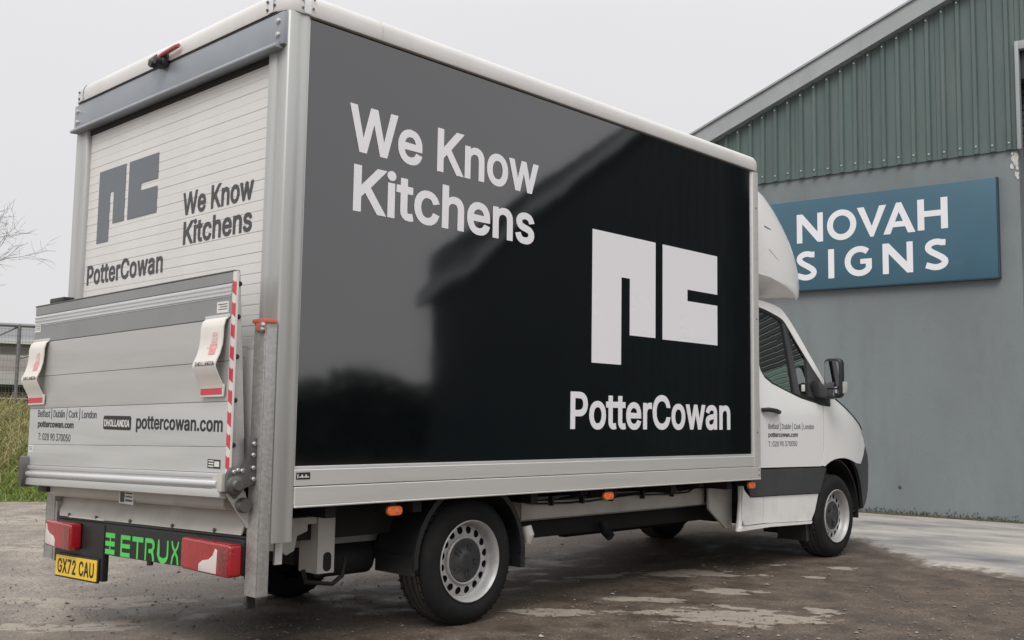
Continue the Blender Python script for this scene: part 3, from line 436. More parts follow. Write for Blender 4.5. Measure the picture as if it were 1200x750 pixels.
    h = math_('ADD', h, math_('MULTIPLY', math_('SUBTRACT', 1, v2.outputs['Distance']), .25)); h = math_('ADD', h, math_('MULTIPLY', st, .4))
    bp = n.new('ShaderNodeBump'); bp.inputs['Strength'].default_value = .75; bp.inputs['Distance'].default_value = .022; l.new(h, bp.inputs['Height']); l.new(bp.outputs[0], b.inputs['Normal'])
    return m

edge = [(5.62, -5.5), (5.48, -4.2), (5.58, -3.1), (5.45, -2.2), (5.53, -1.43), (5.57, -1.22), (5.75, -.98), (5.67, -.78), (5.72, -.6), (5.92, -.42), (6.12, -.21), (6.3, -.02), (6.46, .10), (6.75, .33), (7.02, .56), (7.3, 1.1), (7.25, 1.8), (7.5, 2.7), (7.4, 3.8), (7.7, 5.0), (8.1, 6.2)]
EX = [a - .12 for a, b in edge]; EY = [b for a, b in edge]
xs = axis_pts(-6, 12, .11, 420); ys_ = axis_pts(-6, 11, .11, 420)
mb = MB(); rows = []
wheels = [(1.363, .22), (1.363, 2.09), (5.69, .24), (5.69, 2.07)]
for y in ys_:
    row = []
    for x in xs:
        near = 1.0 if (-7 < x < 13 and -7 < y < 12) else 0.
        k = min(1, min(math.hypot(x - a, y - b) for a, b in wheels) / .6)
        bank = 0
        g0 = gz(x, y) * near - .035 * max(0, min(1, (x - float(np.interp(y, EY, EX)) - .05) / .5)) * near * (-5.5 < y < 6.2); row.append((x, y, (g0 if y > .6 else g0 * k) - .004 * near))
    rows.append(row)
mb.grid(rows)
ground = mb.build('ground', ground_mat(), smooth=180, recalc=False); tag(ground, 'brown and grey stony yard ground with pale dried puddles', kind='structure')

# loose stones on the yard
def stones():
    N = 7500
    P = []
    while len(P) < N:
        d = rng.uniform(1.8, 16) ; d = 1.8 + (d - 1.8) * rng.uniform(.25, 1) ; a = R(rng.uniform(10, 82))
        x, y = -2.642 + d * math.cos(a), -4.047 + d * math.sin(a)
        if noise.noise((x * .9, y * .9, 3.3)) + rng.uniform(-.5, .6) < 0: continue
        if x > 5.2 and y < 1.2 and x > 5.4 - y * .3 and y > -5: continue
        if any(abs(x - q[0]) < .22 and abs(y - q[1]) < .18 for q in wheels): continue
        P.append((x, y))
    vs = np.zeros((N * 6, 3)); fs = []
    base = np.array([(1, 0, 0), (-1, 0, 0), (0, 1, 0), (0, -1, 0), (0, 0, 1), (0, 0, -1)], float)
    F = [(0, 2, 4), (2, 1, 4), (1, 3, 4), (3, 0, 4), (2, 0, 5), (1, 2, 5), (3, 1, 5), (0, 3, 5)]
    for i, (x, y) in enumerate(P):
        s = min(.020, .003 + rng.exponential(.0034)); q = base * rng.uniform(.55, 1.3, (6, 3)) * np.array([1, 1, .45]) * s
        a = rng.uniform(0, 6.28); c, sn = math.cos(a), math.sin(a)
        q = q @ np.array([(c, sn, 0), (-sn, c, 0), (0, 0, 1)])
        vs[i * 6:i * 6 + 6] = q + (x, y, gz(x, y) + s * .15)
        fs += [tuple(k + i * 6 for k in f) for f in F]
    me = bpy.data.meshes.new('loose_stones'); me.from_pydata(vs.tolist(), [], fs); me.polygons.foreach_set('use_smooth', [False] * len(fs))
    m = bpy.data.materials.new('stone'); m.use_nodes = True; n, l = m.node_tree.nodes, m.node_tree.links
    g = n.new('ShaderNodeNewGeometry'); c = n.new('ShaderNodeValToRGB'); e = c.color_ramp.elements
    e[0].color = (.19, .16, .135, 1); e[1].color = (.42, .38, .33, 1); k = e.new(.6); k.color = (.15, .125, .103, 1); k = e.new(.92); k.color = (.24, .21, .18, 1)
    l.new(g.outputs['Random Per Island'], c.inputs[0]); l.new(c.outputs[0], n['Principled BSDF'].inputs['Base Color']); n['Principled BSDF'].inputs['Roughness'].default_value = .85
    me.materials.append(m); o = bpy.data.objects.new('loose_stones', me); COL.objects.link(o)
    tag(o, 'loose grit and small stones scattered over the yard', kind='stuff')
stones()

# concrete apron in front of the workshop, its edge buried irregularly under the dirt
sub = []
for i in range(len(edge) - 1):
    a, b = (edge[i][0] - .12, edge[i][1]), (edge[i + 1][0] - .12, edge[i + 1][1]); k = max(2, int(math.dist(a, b) / .05))
    for j in range(k):
        t = j / k; x, y = a[0] + (b[0] - a[0]) * t, a[1] + (b[1] - a[1]) * t
        sub.append((x + .05 * noise.noise((x * 5, y * 5, 0)) + .02 * noise.noise((x * 17, y * 17, 4)), y + .05 * noise.noise((x * 5, y * 5, 9))))
mb = MB(); rows = []
for (x, y) in sub:
    xe = 9.96 - .102 * (y - 1.0)
    rows.append([(x + d, y, -.012 + .026 * min(1, d / .35) + (.003 if d > .4 else 0)) for d in (0, .08, .16, .26, .38, .6, 1.0)] + [(xe, y, .017)])
mb.grid(rows)
def slab_mat():
    m = bpy.data.materials.new('concrete_apron'); m.use_nodes = True
    n, l = m.node_tree.nodes, m.node_tree.links; b = n['Principled BSDF']; t = n.new('ShaderNodeTexCoord')
    a = n.new('ShaderNodeTexNoise'); a.inputs['Scale'].default_value = 1.1; a.inputs['Detail'].default_value = 9; a.inputs['Roughness'].default_value = .62
    mp = n.new('ShaderNodeMapping'); mp.inputs['Scale'].default_value = (1.2, .6, 1); mp.inputs['Rotation'].default_value = (0, 0, R(46)); l.new(t.outputs['Object'], mp.inputs[0]); l.new(mp.outputs[0], a.inputs[0])
    c = n.new('ShaderNodeValToRGB'); e = c.color_ramp.elements
    e[0].position = .32; e[0].color = (.17, .163, .172, 1); e[1].position = .66; e[1].color = (.48, .445, .40, 1); k = e.new(.45); k.color = (.29, .275, .27, 1); k = e.new(.55); k.color = (.40, .375, .34, 1)
    l.new(a.outputs[0], c.inputs[0])
    f = n.new('ShaderNodeTexNoise'); f.inputs['Scale'].default_value = 60; f.inputs['Detail'].default_value = 5; l.new(t.outputs['Object'], f.inputs[0])
    r = n.new('ShaderNodeMapRange'); r.inputs['To Min'].default_value = .72; r.inputs['To Max'].default_value = 1.28; l.new(f.outputs[0], r.inputs['Value'])
    v = n.new('ShaderNodeVectorMath'); v.operation = 'SCALE'; l.new(c.outputs[0], v.inputs[0]); l.new(r.outputs[0], v.inputs['Scale']); at_ = n.new('ShaderNodeAttribute'); at_.attribute_name = 'edge'
    g1 = n.new('ShaderNodeTexNoise'); g1.inputs['Scale'].default_value = 7; g1.inputs['Detail'].default_value = 9; g1.inputs['Roughness'].default_value = .7; l.new(t.outputs['Object'], g1.inputs[0])
    g2 = n.new('ShaderNodeMath'); g2.operation = 'MULTIPLY_ADD'; g2.inputs[1].default_value = 1.5; l.new(g1.outputs[0], g2.inputs[0]); g3 = n.new('ShaderNodeMath'); g3.operation = 'SUBTRACT'; l.new(at_.outputs['Fac'], g3.inputs[0]); g3.inputs[1].default_value = .75; l.new(g3.outputs[0], g2.inputs[2])
    g4 = n.new('ShaderNodeMapRange'); g4.inputs['From Min'].default_value = .55; g4.inputs['From Max'].default_value = .85; g4.inputs['To Max'].default_value = .95; l.new(g2.outputs[0], g4.inputs['Value'])
    g5 = n.new('ShaderNodeMixRGB'); g5.inputs[2].default_value = (.115, .088, .068, 1); l.new(g4.outputs[0], g5.inputs[0]); l.new(v.outputs[0], g5.inputs[1]); l.new(g5.outputs[0], b.inputs['Base Color'])
    rr = n.new('ShaderNodeMapRange'); rr.inputs['From Min'].default_value = .35; rr.inputs['From Max'].default_value = .6; rr.inputs['To Min'].default_value = .38; rr.inputs['To Max'].default_value = .85; l.new(a.outputs[0], rr.inputs['Value']); l.new(rr.outputs[0], b.inputs['Roughness'])
    bp = n.new('ShaderNodeBump'); bp.inputs['Strength'].default_value = .35; bp.inputs['Distance'].default_value = .006; l.new(f.outputs[0], bp.inputs['Height']); l.new(bp.outputs[0], b.inputs['Normal'])
    return m
slab = mb.build('concrete_apron', slab_mat(), smooth=180, recalc=False)
at = slab.data.attributes.new('edge', 'FLOAT', 'POINT'); at.data.foreach_set('value', [1, .95, .85, .68, .48, .22, 0, 0] * len(sub))
tag(slab, 'pale concrete apron at the foot of the workshop wall', kind='structure')

# ------------------------------------------------------------------ workshop (local frame: x inward, y to the left along the gable, z up)
PHI = R(5.8325)
shop = thing('workshop', 'workshop with blue grey rendered gable wall and green ribbed metal cladding', 'workshop', (9.915, 1.013, 0), PHI)
M['render'] = mat('blue_grey_render', (.172, .195, .203), .75, var=.13, vscale=.9, dirt=(.115, .128, .133), dscale=1.7, damt=.55, bump=.25, bscale=35, stretch=(1, 1.3, .55))
M['clad'] = mat('green_cladding', (.084, .121, .117), .5, var=.10, vscale=1.6, stretch=(1, 3, .4), dirt=(.15, .17, .155), dscale=2.0, damt=.45)
M['clad_unseen_dark'] = mat('unseen_dark_cladding', (.022, .032, .030), .55, var=.10, vscale=1.6)
M['verge'] = mat('grey_flashing', (.33, .35, .36), .5, .2, var=.08, vscale=2, dirt=(.2, .21, .2), dscale=4, damt=.5)
M['roofing'] = mat('fibre_cement_roof', (.23, .225, .21), .85, var=.15, vscale=1.5)
M['door_dark'] = mat('door_dark', (.05, .058, .064), .45, var=.08, vscale=3)
M['door_line'] = mat('door_line', (.62, .66, .64), .4)
M['door_green'] = mat('door_green', (.26, .40, .34), .42, var=.08, vscale=3)
VZ0, VS, AP = 5.21, .396, -2.9        # verge height at y=3.107, slope, apex position
def verge(t): return VZ0 + VS * (3.107 - t) if t > AP else VZ0 + VS * (3.107 - AP) - VS * (AP - t)
HOLES = [(.35, .355)]
LE, RE = 5.5, -12.6
DJ, DL, DT = -1.10, -4.72, 5.54       # door jamb right of the sign, far jamb, head
mb = MB()
mb.box(0, .3, DJ, LE, -.3, 4.45); mb.build('wall', M['render'], shop, smooth=0)
mb = MB(); mb.box(0, .3, RE, DL, -.3, 4.45); mb.build('wall', M['door_dark'], shop, smooth=0)  # out of view, made dark for its reflection in the side panel
for q in ((.3, 14, LE - .3, LE - .02, -.3, verge(LE) - .15), (.3, 14, RE + .02, RE + .3, -.3, verge(RE) - .15), (13.7, 14, RE + .3, LE - .3, -.3, 4.2)):
    MB().box(*q).build('side_wall', M['render'], shop, smooth=0)
def cladding(t0, t1, zb, nrib):
    """one profiled sheet running from t1 (left) to t0"""
    mb = MB(); pitch = (t1 - t0) / nrib; prof = []
    for i in range(nrib):
        a = t0 + i * pitch
        prof += [(a, -.022), (a + pitch * .30, -.022), (a + pitch * .37, -.056), (a + pitch * .60, -.056), (a + pitch * .67, -.022)]
    prof.append((t1 - .002, -.022)); prof[0] = (t0 + .002, -.022)
    rows = [[(x, t, zb) for t, x in prof], [(x, t, (zb + verge(t)) / 2) for t, x in prof], [(x, t, verge(t) - .06) for t, x in prof]]
    mb.grid(rows)
    rows2 = [[(x + .006, t, zb) for t, x in prof], [(x, t, zb) for t, x in prof]]
    mb.grid(rows2)
    return mb
ribs = []
PITCH = .1825; t = DJ
while t < LE - .3:
    n_ = 5; t1 = min(LE, t + n_ * PITCH)
    cladding(t, t1, 4.373, n_).build('cladding_sheet', M['clad'], shop, smooth=0)
    ribs += [t + i * PITCH + PITCH * .485 for i in range(n_)]
    t = t1
t = DL
while t < DJ - .05:
    t1 = min(DJ, t + .905); cladding(t, t1, DT + .12, 5).build('cladding_sheet', M['clad'], shop, smooth=0); t = t1
t = RE
while t < DL - .05:
    t1 = min(DL, t + .94); cladding(t, t1, .05, 5).build('cladding_sheet', M['clad_unseen_dark'], shop, smooth=0); t = t1  # unseen stretch of facade, coloured dark to deepen the side panel's reflection
# backing board behind the sheets, flush with the wall face
mb = MB(); F_ = lambda a, b, d: (d, a, b)
mb.prism([(DJ, 4.45), (LE, 4.45), (LE, verge(LE) - .08), (DJ, verge(DJ) - .08)], F_, .03, .2)
mb.prism([(RE, 4.45), (DL, 4.45), (DL, verge(DL) - .08), (RE, verge(RE) - .08)], F_, .03, .2)
mb.prism([(DL, DT + .2), (DJ, DT + .2), (DJ, verge(DJ) - .08), (AP, verge(AP) - .08), (DL, verge(DL) - .08)], F_, .03, .2)
mb.build('backing', M['door_dark'], shop, smooth=0)
screw_me = None
mb = MB(); mb.disc((0, 0, 0), .013, 'x', 8, .012); screw_me = mb.mesh('screw', M['steel'])
for r_ in ribs:
    if r_ < 2.6: put('screw', screw_me, shop, (-.056, r_, 4.455 + .01 * math.sin(r_ * 9)))
    if r_ < 2.6: put('screw', screw_me, shop, (-.056, r_, verge(r_) - .33))
# verge flashing up both slopes
for nm, a, b in (('left', LE + .25, AP), ('right', AP, RE - .25)):
    mb = MB()
    fz = lambda t_: verge(t_) if (t_ - AP) * (1 if nm == 'left' else -1) >= 0 else verge(t_)
    za, zb = verge(a), verge(b)
    mb.add([(-.16, a, za - .03), (-.16, a, za - .27), (-.02, a, za - .27), (-.02, a, za - .03), (-.16, b, zb - .03), (-.16, b, zb - .27), (-.02, b, zb - .27), (-.02, b, zb - .03)],
           [(0, 1, 5, 4), (1, 2, 6, 5), (2, 3, 7, 6), (3, 0, 4, 7), (0, 3, 2, 1), (4, 5, 6, 7)])
    mb.add([(-.19, a, za), (-.19, a, za - .028), (.5, a, za - .028), (.5, a, za), (-.19, b, zb), (-.19, b, zb - .028), (.5, b, zb - .028), (.5, b, zb)],
           [(0, 1, 5, 4), (1, 2, 6, 5), (2, 3, 7, 6), (3, 0, 4, 7), (0, 3, 2, 1), (4, 5, 6, 7)])
    mb.build('verge_flashing', M['verge'], shop, smooth=0)
    mb = MB(); mb.add([(.5, a, za - .01), (.5, b, zb - .01), (14.2, b, zb - .01), (14.2, a, za - .01), (.5, a, za - .08), (.5, b, zb - .08), (14.2, b, zb - .08), (14.2, a, za - .08)],
                      [(0, 1, 2, 3), (7, 6, 5, 4), (0, 4, 5, 1), (1, 5, 6, 2), (2, 6, 7, 3), (3, 7, 4, 0)])
    mb.build('roof', M['roofing'], shop, smooth=0)
for k in range(9):     # lap joints in the flashing
    t_ = 4.4 - k * .92; mb = MB(); z_ = verge(t_)
    mb.add([(-.164, t_, z_ - .032), (-.164, t_, z_ - .268), (-.164, t_ - .03, z_ + .012 - .268), (-.164, t_ - .03, z_ + .012 - .032)], [(0, 1, 2, 3)])
    mb.build('flashing_joint', M['verge'], shop, smooth=0)
# door trim, door curtain
mb = MB(); mb.box(-.075, .02, DJ - .045, DJ - .002, 4.36, DT + .12); mb.box(-.075, .02, DL + .002, DL + .045, 4.36, DT + .12); mb.box(-.07, .02, DL + .045, DJ - .045, DT + .02, DT + .12)
mb.build('door_trim', M['verge'], shop, bevel=.004)
mb = MB()
z_ = .02
while z_ < DT:
    mb.cur = 0 if 1.45 < z_ < 2.95 else 1  # pale and dark bands invented to shape the panel and window reflections
    h = .094
    mb.add([(.30, DL - .02, z_), (.275, DL - .02, z_ + .012), (.27, DL - .02, z_ + h * .5), (.275, DL - .02, z_ + h - .01), (.30, DL - .02, z_ + h),
            (.30, DJ + .02, z_), (.275, DJ + .02, z_ + .012), (.27, DJ + .02, z_ + h * .5), (.275, DJ + .02, z_ + h - .01), (.30, DJ + .02, z_ + h)],
           [(i, i + 1, i + 6, i + 5) for i in range(4)])
    mb.cur = 2 if 1.45 < z_ < 3.9 else 1; mb.box(.268, .276, DL - .01, DJ + .01, z_ + .003, z_ + .012)
    z_ += h
mb.build('roller_door', [M['door_green'], M['door_dark'], M['door_line']], shop, smooth=0)
mb = MB(); mb.box(.03, .26, DL, DJ, DT - .32, DT + .02); mb.build('door_head_box', M['door_dark'], shop, bevel=.01)
# flaked paint at the wall corner
mb = MB()
for k in range(26):
    cy, cz = DJ + .015 + abs(rng.normal(0, .035)), 4.33 - abs(rng.normal(0, .17)); r_ = rng.uniform(.012, .035)
    pts = [(cy + r_ * rng.uniform(.4, 1) * math.cos(a), cz + 1.5 * r_ * rng.uniform(.4, 1) * math.sin(a)) for a in np.linspace(0, 6.28, 8)[:-1]]
    pts = [(max(DJ + .002, a), b) for a, b in pts]
    mb.prism(pts, F_, -.0005 - .0001 * k, -.004 - .0001 * k)
mb.build('flaking_paint', mat('flaking_paint', (.52, .52, .50), .8, var=.2, vscale=30, bump=.3, bscale=60), shop, smooth=0)['kind'] = 'stuff'

for q_, (ht_, hz_) in enumerate(HOLES):
    put('wall_fixing', MB().disc((0, 0, 0), .022 - .005 * (q_ > 0), 'x', 9, .006).mesh('wall_fixing', M['door_dark']), shop, (-.0005, ht_, hz_))

# moss and small weeds along the foot of the wall
def tufts(name, pts, label, cols, hmin, hmax, w, lean=.5):
    N = len(pts); vs = []; fs = []
    for i, (x, y, z) in enumerate(pts):
        a = rng.uniform(0, 6.28); h = rng.uniform(hmin, hmax); ln = rng.uniform(0, lean) * h; b = rng.uniform(0, 6.28); ww = w * rng.uniform(.6, 1.3)
        dx, dy = math.cos(a) * ww, math.sin(a) * ww; lx, ly = math.cos(b) * ln, math.sin(b) * ln
        vs += [(x - dx, y - dy, z), (x + dx, y + dy, z), (x + lx * .45 + dx * .7, y + ly * .45 + dy * .7, z + h * .6), (x + lx * .45 - dx * .7, y + ly * .45 - dy * .7, z + h * .6), (x + lx, y + ly, z + h)]
        k = i * 5; fs += [(k, k + 1, k + 2, k + 3), (k + 3, k + 2, k + 4)]
    me = bpy.data.meshes.new(name); me.from_pydata(vs, [], fs)
    m = bpy.data.materials.new(name + '_leaf'); m.use_nodes = True; n, l = m.node_tree.nodes, m.node_tree.links
    g = n.new('ShaderNodeNewGeometry'); c = n.new('ShaderNodeValToRGB'); e = c.color_ramp.elements
    e[0].color = (*cols[0], 1); e[1].color = (*cols[-1], 1)
    for q, cc in enumerate(cols[1:-1]): k = e.new((q + 1) / (len(cols) - 1)); k.color = (*cc, 1)
    t = n.new('ShaderNodeTexCoord'); z = n.new('ShaderNodeTexNoise'); z.inputs['Scale'].default_value = .9; z.inputs['Detail'].default_value = 3; l.new(t.outputs['Object'], z.inputs[0])
    ad = n.new('ShaderNodeMath'); ad.operation = 'MULTIPLY_ADD'; ad.inputs[1].default_value = .5; l.new(g.outputs['Random Per Island'], ad.inputs[0])
    m2 = n.new('ShaderNodeMapRange'); m2.inputs['From Min'].default_value = .35; m2.inputs['From Max'].default_value = .65; m2.inputs['To Max'].default_value = .5; l.new(z.outputs[0], m2.inputs['Value']); l.new(m2.outputs[0], ad.inputs[2])
    l.new(ad.outputs[0], c.inputs[0]); b = n['Principled BSDF']; l.new(c.outputs[0], b.inputs['Base Color']); b.inputs['Roughness'].default_value = .8
    me.materials.append(m); o = bpy.data.objects.new(name, me); COL.objects.link(o)
    return tag(o, label, kind='stuff')
mb = MB(); rows = []
for tl in np.linspace(-2.4, 4.5, 140):
    k = .6 + .4 * noise.noise((tl * 3, 2, 0)) + .2 * noise.noise((tl * 11, 2, 0)); rows.append([(-.002, tl, .055 * k), (-.02, tl, .045 * k), (-.055 * k, tl, .02), (-.10 * k, tl, .010)])
mb.grid(rows)
M['silt'] = mat('silt', (.105, .095, .06), .95, var=.3, vscale=5, dirt=(.06, .065, .03), dscale=6, damt=.8, bump=.5, bscale=60)
tag(mb.build('wall_foot_silt', M['silt'], smooth=180, recalc=False), 'strip of mossy silt gathered against the foot of the workshop wall', kind='stuff').matrix_world = Matrix.Translation((9.915, 1.013, 0)) @ Matrix.Rotation(PHI, 4, 'Z')
pts = []
ct, st_ = math.cos(PHI), math.sin(PHI)
def w2(xl, tl, z=0): return (9.915 + xl * ct - tl * st_, 1.013 + xl * st_ + tl * ct, z)
while len(pts) < 2600:
    tl = rng.uniform(-2.2, 2.6); dens = .35 + .65 * (.5 + .5 * noise.noise((tl * 2.5, 0, 0))); 
    if rng.uniform() > dens * (1 if tl > -.8 else .45): continue
    pts.append(w2(-abs(rng.normal(0, .035)) - .003, tl, .03))
tufts('wall_foot_moss', pts, 'band of moss and weeds at the foot of the workshop wall', [(.06, .055, .03), (.10, .09, .045), (.15, .125, .07), (.11, .09, .06)], .003, .014, .007, 1.6)
pts = [w2(-.001 - abs(rng.normal(0, .004)), rng.uniform(-1.0, 2.2), .02 + abs(rng.normal(0, .03))) for _ in range(900)]
tufts('wall_algae', pts, 'dark algae creeping up the foot of the workshop wall', [(.03, .036, .022), (.055, .06, .035), (.085, .085, .06)], .004, .03, .006, .6)

# ------------------------------------------------------------------ sign board
sign = thing('shop_sign', 'blue shop sign reading NOVAH SIGNS on the workshop wall', 'sign', w2(-.001, .65, 2.86), PHI)
M['sign_blue'] = mat('sign_blue', (.036, .106, .158), .33, var=.07, vscale=1.2, coat=.25, dirt=(.05, .10, .125), dscale=1.5, damt=.4)
M['sign_edge'] = mat('sign_edge', (.02, .045, .07), .45)
mb = MB(); mb.box(-.082, -.004, -1.51, 1.51, 0, 1.195); mb.build('board', M['sign_blue'], sign, bevel=.004)
mb = MB(); mb.box(-.078, -.002, -1.525, -1.512, -.006, 1.201); mb.box(-.078, -.002, 1.512, 1.525, -.006, 1.201); mb.box(-.078, -.002, -1.512, 1.512, -.012, -.001)
mb.build('edge_return', M['sign_edge'], sign, smooth=0)
M['letter'] = mat('letter_white', (.74, .74, .77), .35, var=.02, vscale=3)
def sgn(polys, t_left, zb):       # letters are drawn left to right; +y is left on the wall
    fn = lambda a, b, d: (-.0835 - .004 * 0 + d, t_left - .65 - a, zb - 2.86 + b)
    put('letter', outline_mesh(polys, fn, 'letter', M['letter'], .0015), sign)
H_ = .385; W_ = .076
def L_N(w): return [[(0, 0), (0, H_), (.078, H_), (w - .074, .135), (w - .074, H_), (w, H_), (w, 0), (w - .072, 0), (.074, .255), (.074, 0)]]
sgn(L_N(.355), 1.600, 3.484)
sgn([arc(.19, .1925, .192, .20, 0, 360, 36)[:-1], arc(.19, .1925, .114, .122, 360, 0, 36)[:-1]], 1.188, 3.484)
sgn([[(0, H_), (.088, H_), (.187, .13), (.284, H_), (.37, H_), (.206, -.004), (.166, -.004)]], .796, 3.488)
sgn([[(0, 0), (.164, .39), (.226, .39), (.392, 0), (.302, 0), (.269, .083), (.119, .083), (.088, 0)], [(.146, .152), (.242, .152), (.194, .272)]], .466, 3.493)
sgn([[(0, 0), (0, H_), (.08, H_), (.08, .235), (.276, .235), (.276, H_), (.356, H_), (.356, 0), (.276, 0), (.276, .163), (.08, .163), (.08, 0)]], .046, 3.502)
def L_S(w=.28):
    c = []
    c += [(w * .87, .335)] + arc(w * .50, .283, w * .35, .066, 55, 215, 10)
    c += [(w * .30, .225), (w * .52, .188), (w * .72, .152)]
    c += arc(w * .47, .102, w * .37, .066, 20, -130, 10) + [(w * .06, .068)]
    return stroke(c, .074)
sgn(L_S(.285), 1.612, 2.986)
sgn([[(0, 0), (0, .38), (.078, .38), (.078, 0)]], 1.180, 2.990)
gp = arc(.19, .1925, .153, .155, 48, 310, 26)
sgn([stroke(gp + [(.308, .105), (.308, .19)], .076), [[(.20, .155), (.20, .218), (.345, .218), (.345, .155)]]], .963, 2.992)
sgn(L_N(.37), .481, 2.993)
sgn(L_S(.285), -.028, 2.997)

# ================================================================== THE BOX TRUCK (x forward from the rear frame, right side at y = 0, left at y = 2.31)
WD = 2.31
truck = thing('box_truck', 'white box truck with black lettered side panel and raised tail lift', 'truck', (0, 0, 0))
T = truck
side = lambda a, b, d: (a, -d, b)             # drawn on the right side, a = x, b = z, d = outward
back = lambda a, b, d: (-d, a, b)             # drawn on the rear, a = y

# --- box body
Z_B, Z_R1, Z_R2, Z_T = .700, .800, .885, 3.030
XA, XB, XE = .122, 4.148, 4.243
def mirror_y(mb):
    m2 = MB(); m2.v = [(x, WD - y, z) for x, y, z in mb.v]; m2.f = [tuple(reversed(f)) for f in mb.f]; m2.mi = list(mb.mi); return m2
def both(name, mb, m, **k):
    a = mb.build(name, m, T, **k); b = mirror_y(mb).build(name, m, T, **k); return a, b
mb = MB()
nx, nz = 40, 22
rows = [[(XA + (XB - XA) * i / nx, 0.004, Z_R2 + (Z_T - Z_R2) * j / nz) for i in range(nx + 1)] for j in range(nz + 1)]
mb.grid(rows); mb.box(XA, XB, .006, .03, Z_R2, Z_T)
both('side_panel', mb, M['vinyl_dark'], smooth=20)
# white bead and corner fillets framing the panel
mb = MB(); mb.box(XA - .006, XB + .006, -.002, .02, Z_R2 - .010, Z_R2 + .006); mb.box(XB - .004, XB + .010, -.002, .02, Z_R2, Z_T); mb.box(XA - .008, XA + .003, -.003, .02, Z_R2, Z_T)
both('panel_bead', mb, M['alu_light'], bevel=.002)
# bottom rail, two extrusions
mb = MB(); mb.box(XA - .004, XE - .062, -.010, .05, Z_R1, Z_R2 - .010)
both('upper_rail', mb, M['alu'], bevel=.003, seg=1, smooth=0)
mb = MB(); mb.box(XA - .004, XE, -.016, .05, Z_B + .010, Z_R1 - .004); mb.box(XA - .004, XE, -.020, .05, Z_B, Z_B + .010)
both('lower_rail', mb, M['alu'], bevel=.003, seg=1, smooth=0)
# rear corner post: rounded extrusion that turns the corner
mb = MB()
prof = [(XA - .006, -.010), (.098, -.012), (.090, -.009), (.066, -.009), (.058, -.012), (.020, -.011), (.008, -.008), (.002, -.001), (0, .010), (0, .070), (.003, .076), (.003, .092), (0, .098), (0, .150), (.02, .158), (.05, .158), (.05, .05), (XA - .006, .03)]
ZP0, ZP1 = .548, 3.035
mb.prism(prof, lambda a, b, d: (a, b, d), ZP0, ZP1)
both('corner_post', mb, M['alu_post'], bevel=.002, smooth=30)
mb = MB(); mb.box(XB + .008, XE, -.012, .05, Z_R1 - .004, Z_T); both('front_post', mb, M['alu'], bevel=.012, seg=3)
rivet = MB().disc((0, 0, 0), .006, 'y', 8, .004).mesh('rivet', M['darksteel'])
for z in (.735, .772): put('rivet', rivet, T, (XE - .03, -.016, z))
for z in (1.05, 1.9, 2.75): put('rivet', rivet, T, (XE - .04, -.012, z))
# front bulkhead and load floor
mb = MB(); mb.box(XE - .05, XE - .01, .05, WD - .05, Z_B, Z_T); mb.build('front_wall', M['gelcoat'], T)
mb = MB(); mb.box(.05, XE - .05, .05, WD - .05, .70, .80); mb.build('load_floor', M['dark'], T)
# roof with rounded fibreglass cove along every edge
def roof_ring(x0, x1, y0, y1, z):
    r = .085; pts = []
    for (cx, cy, a0) in ((x1 - r, y1 - r, 0), (x0 + r, y1 - r, 90), (x0 + r, y0 + r, 180), (x1 - r, y0 + r, 270)):
        for i in range(7):
            a = R(a0 + 15 * i); pts.append((cx + r * math.cos(a), cy + r * math.sin(a), z))
    return pts
mb = MB(); secs = []
for ins, z in ((-.017, 3.036), (-.020, 3.044), (-.020, 3.098), (-.016, 3.118), (-.004, 3.138), (.018, 3.150), (.050, 3.156), (.30, 3.166), (.9, 3.172)):
    secs.append(roof_ring(-.006 + ins, XE + .006 - ins, 0 + ins, WD - ins, z))
n_ = len(secs[0])
for s_ in secs: mb.v += s_
for i in range(len(secs) - 1):
    for j in range(n_): mb.f.append((i * n_ + j, i * n_ + (j + 1) % n_, (i + 1) * n_ + (j + 1) % n_, (i + 1) * n_ + j)); mb.mi.append(0)
mb.f.append(tuple((len(secs) - 1) * n_ + j for j in range(n_))); mb.mi.append(0)
mb.f.append(tuple(n_ - 1 - j for j in range(n_))); mb.mi.append(0)
roof = mb.build('roof', M['gelcoat'], T, smooth=45)
# corner straps on the cove
mb = MB()
for (x, y, w_) in ((.045, -.0225, 1), (.0, .0, 0)):
    pass
def strap(axis, a0, a1, yy):
    mb = MB()
    prof = [(-.0225, 3.040), (-.0225, 3.098), (-.0182, 3.119), (-.006, 3.140), (.017, 3.1525), (.04, 3.158)]
    if axis == 'x': rows = [[(x, o + (0 if yy == 0 else 0), z) for o, z in prof] for x in (a0, a1)]
    else: rows = [[(-.006 + o - .001, y, z) for o, z in prof] for y in (a0, a1)]
    mb.grid(rows); mb.build('corner_strap', M['alu_light'], T, smooth=60)
strap('x', .075, .115, 0); strap('y', .085, .125, 0); strap('y', WD - .125, WD - .085, 0)
mb = MB(); mb.tube([(.55, -.0205, 3.045), (.55, -.0205, 3.098), (.55, -.0165, 3.118), (.55, -.004, 3.138)], .003, 6); mb.build('cove_joint', M['alu_post'], T)
st_r = MB().disc((0, 0, 0), .008, 'x', 8, .006).mesh('rivet', M['darksteel'])
for y, z in ((.075, 3.07), (.072, 3.105), (.135, 3.06), (.135, 3.10), (WD - .075, 3.06), (WD - .075, 3.10)): put('rivet', st_r, T, (-.028, y, z))
for x, z in ((.065, 3.06), (.125, 3.07), (.13, 3.115), (.065, 3.10)): put('rivet', rivet, T, (x, -.024, z))
mb = MB(); mb.tube([(-.026, WD - .06, 3.034), (-.026, .06, 3.034)], .003, 6); mb.build('roof_seal', M['dark'], T)

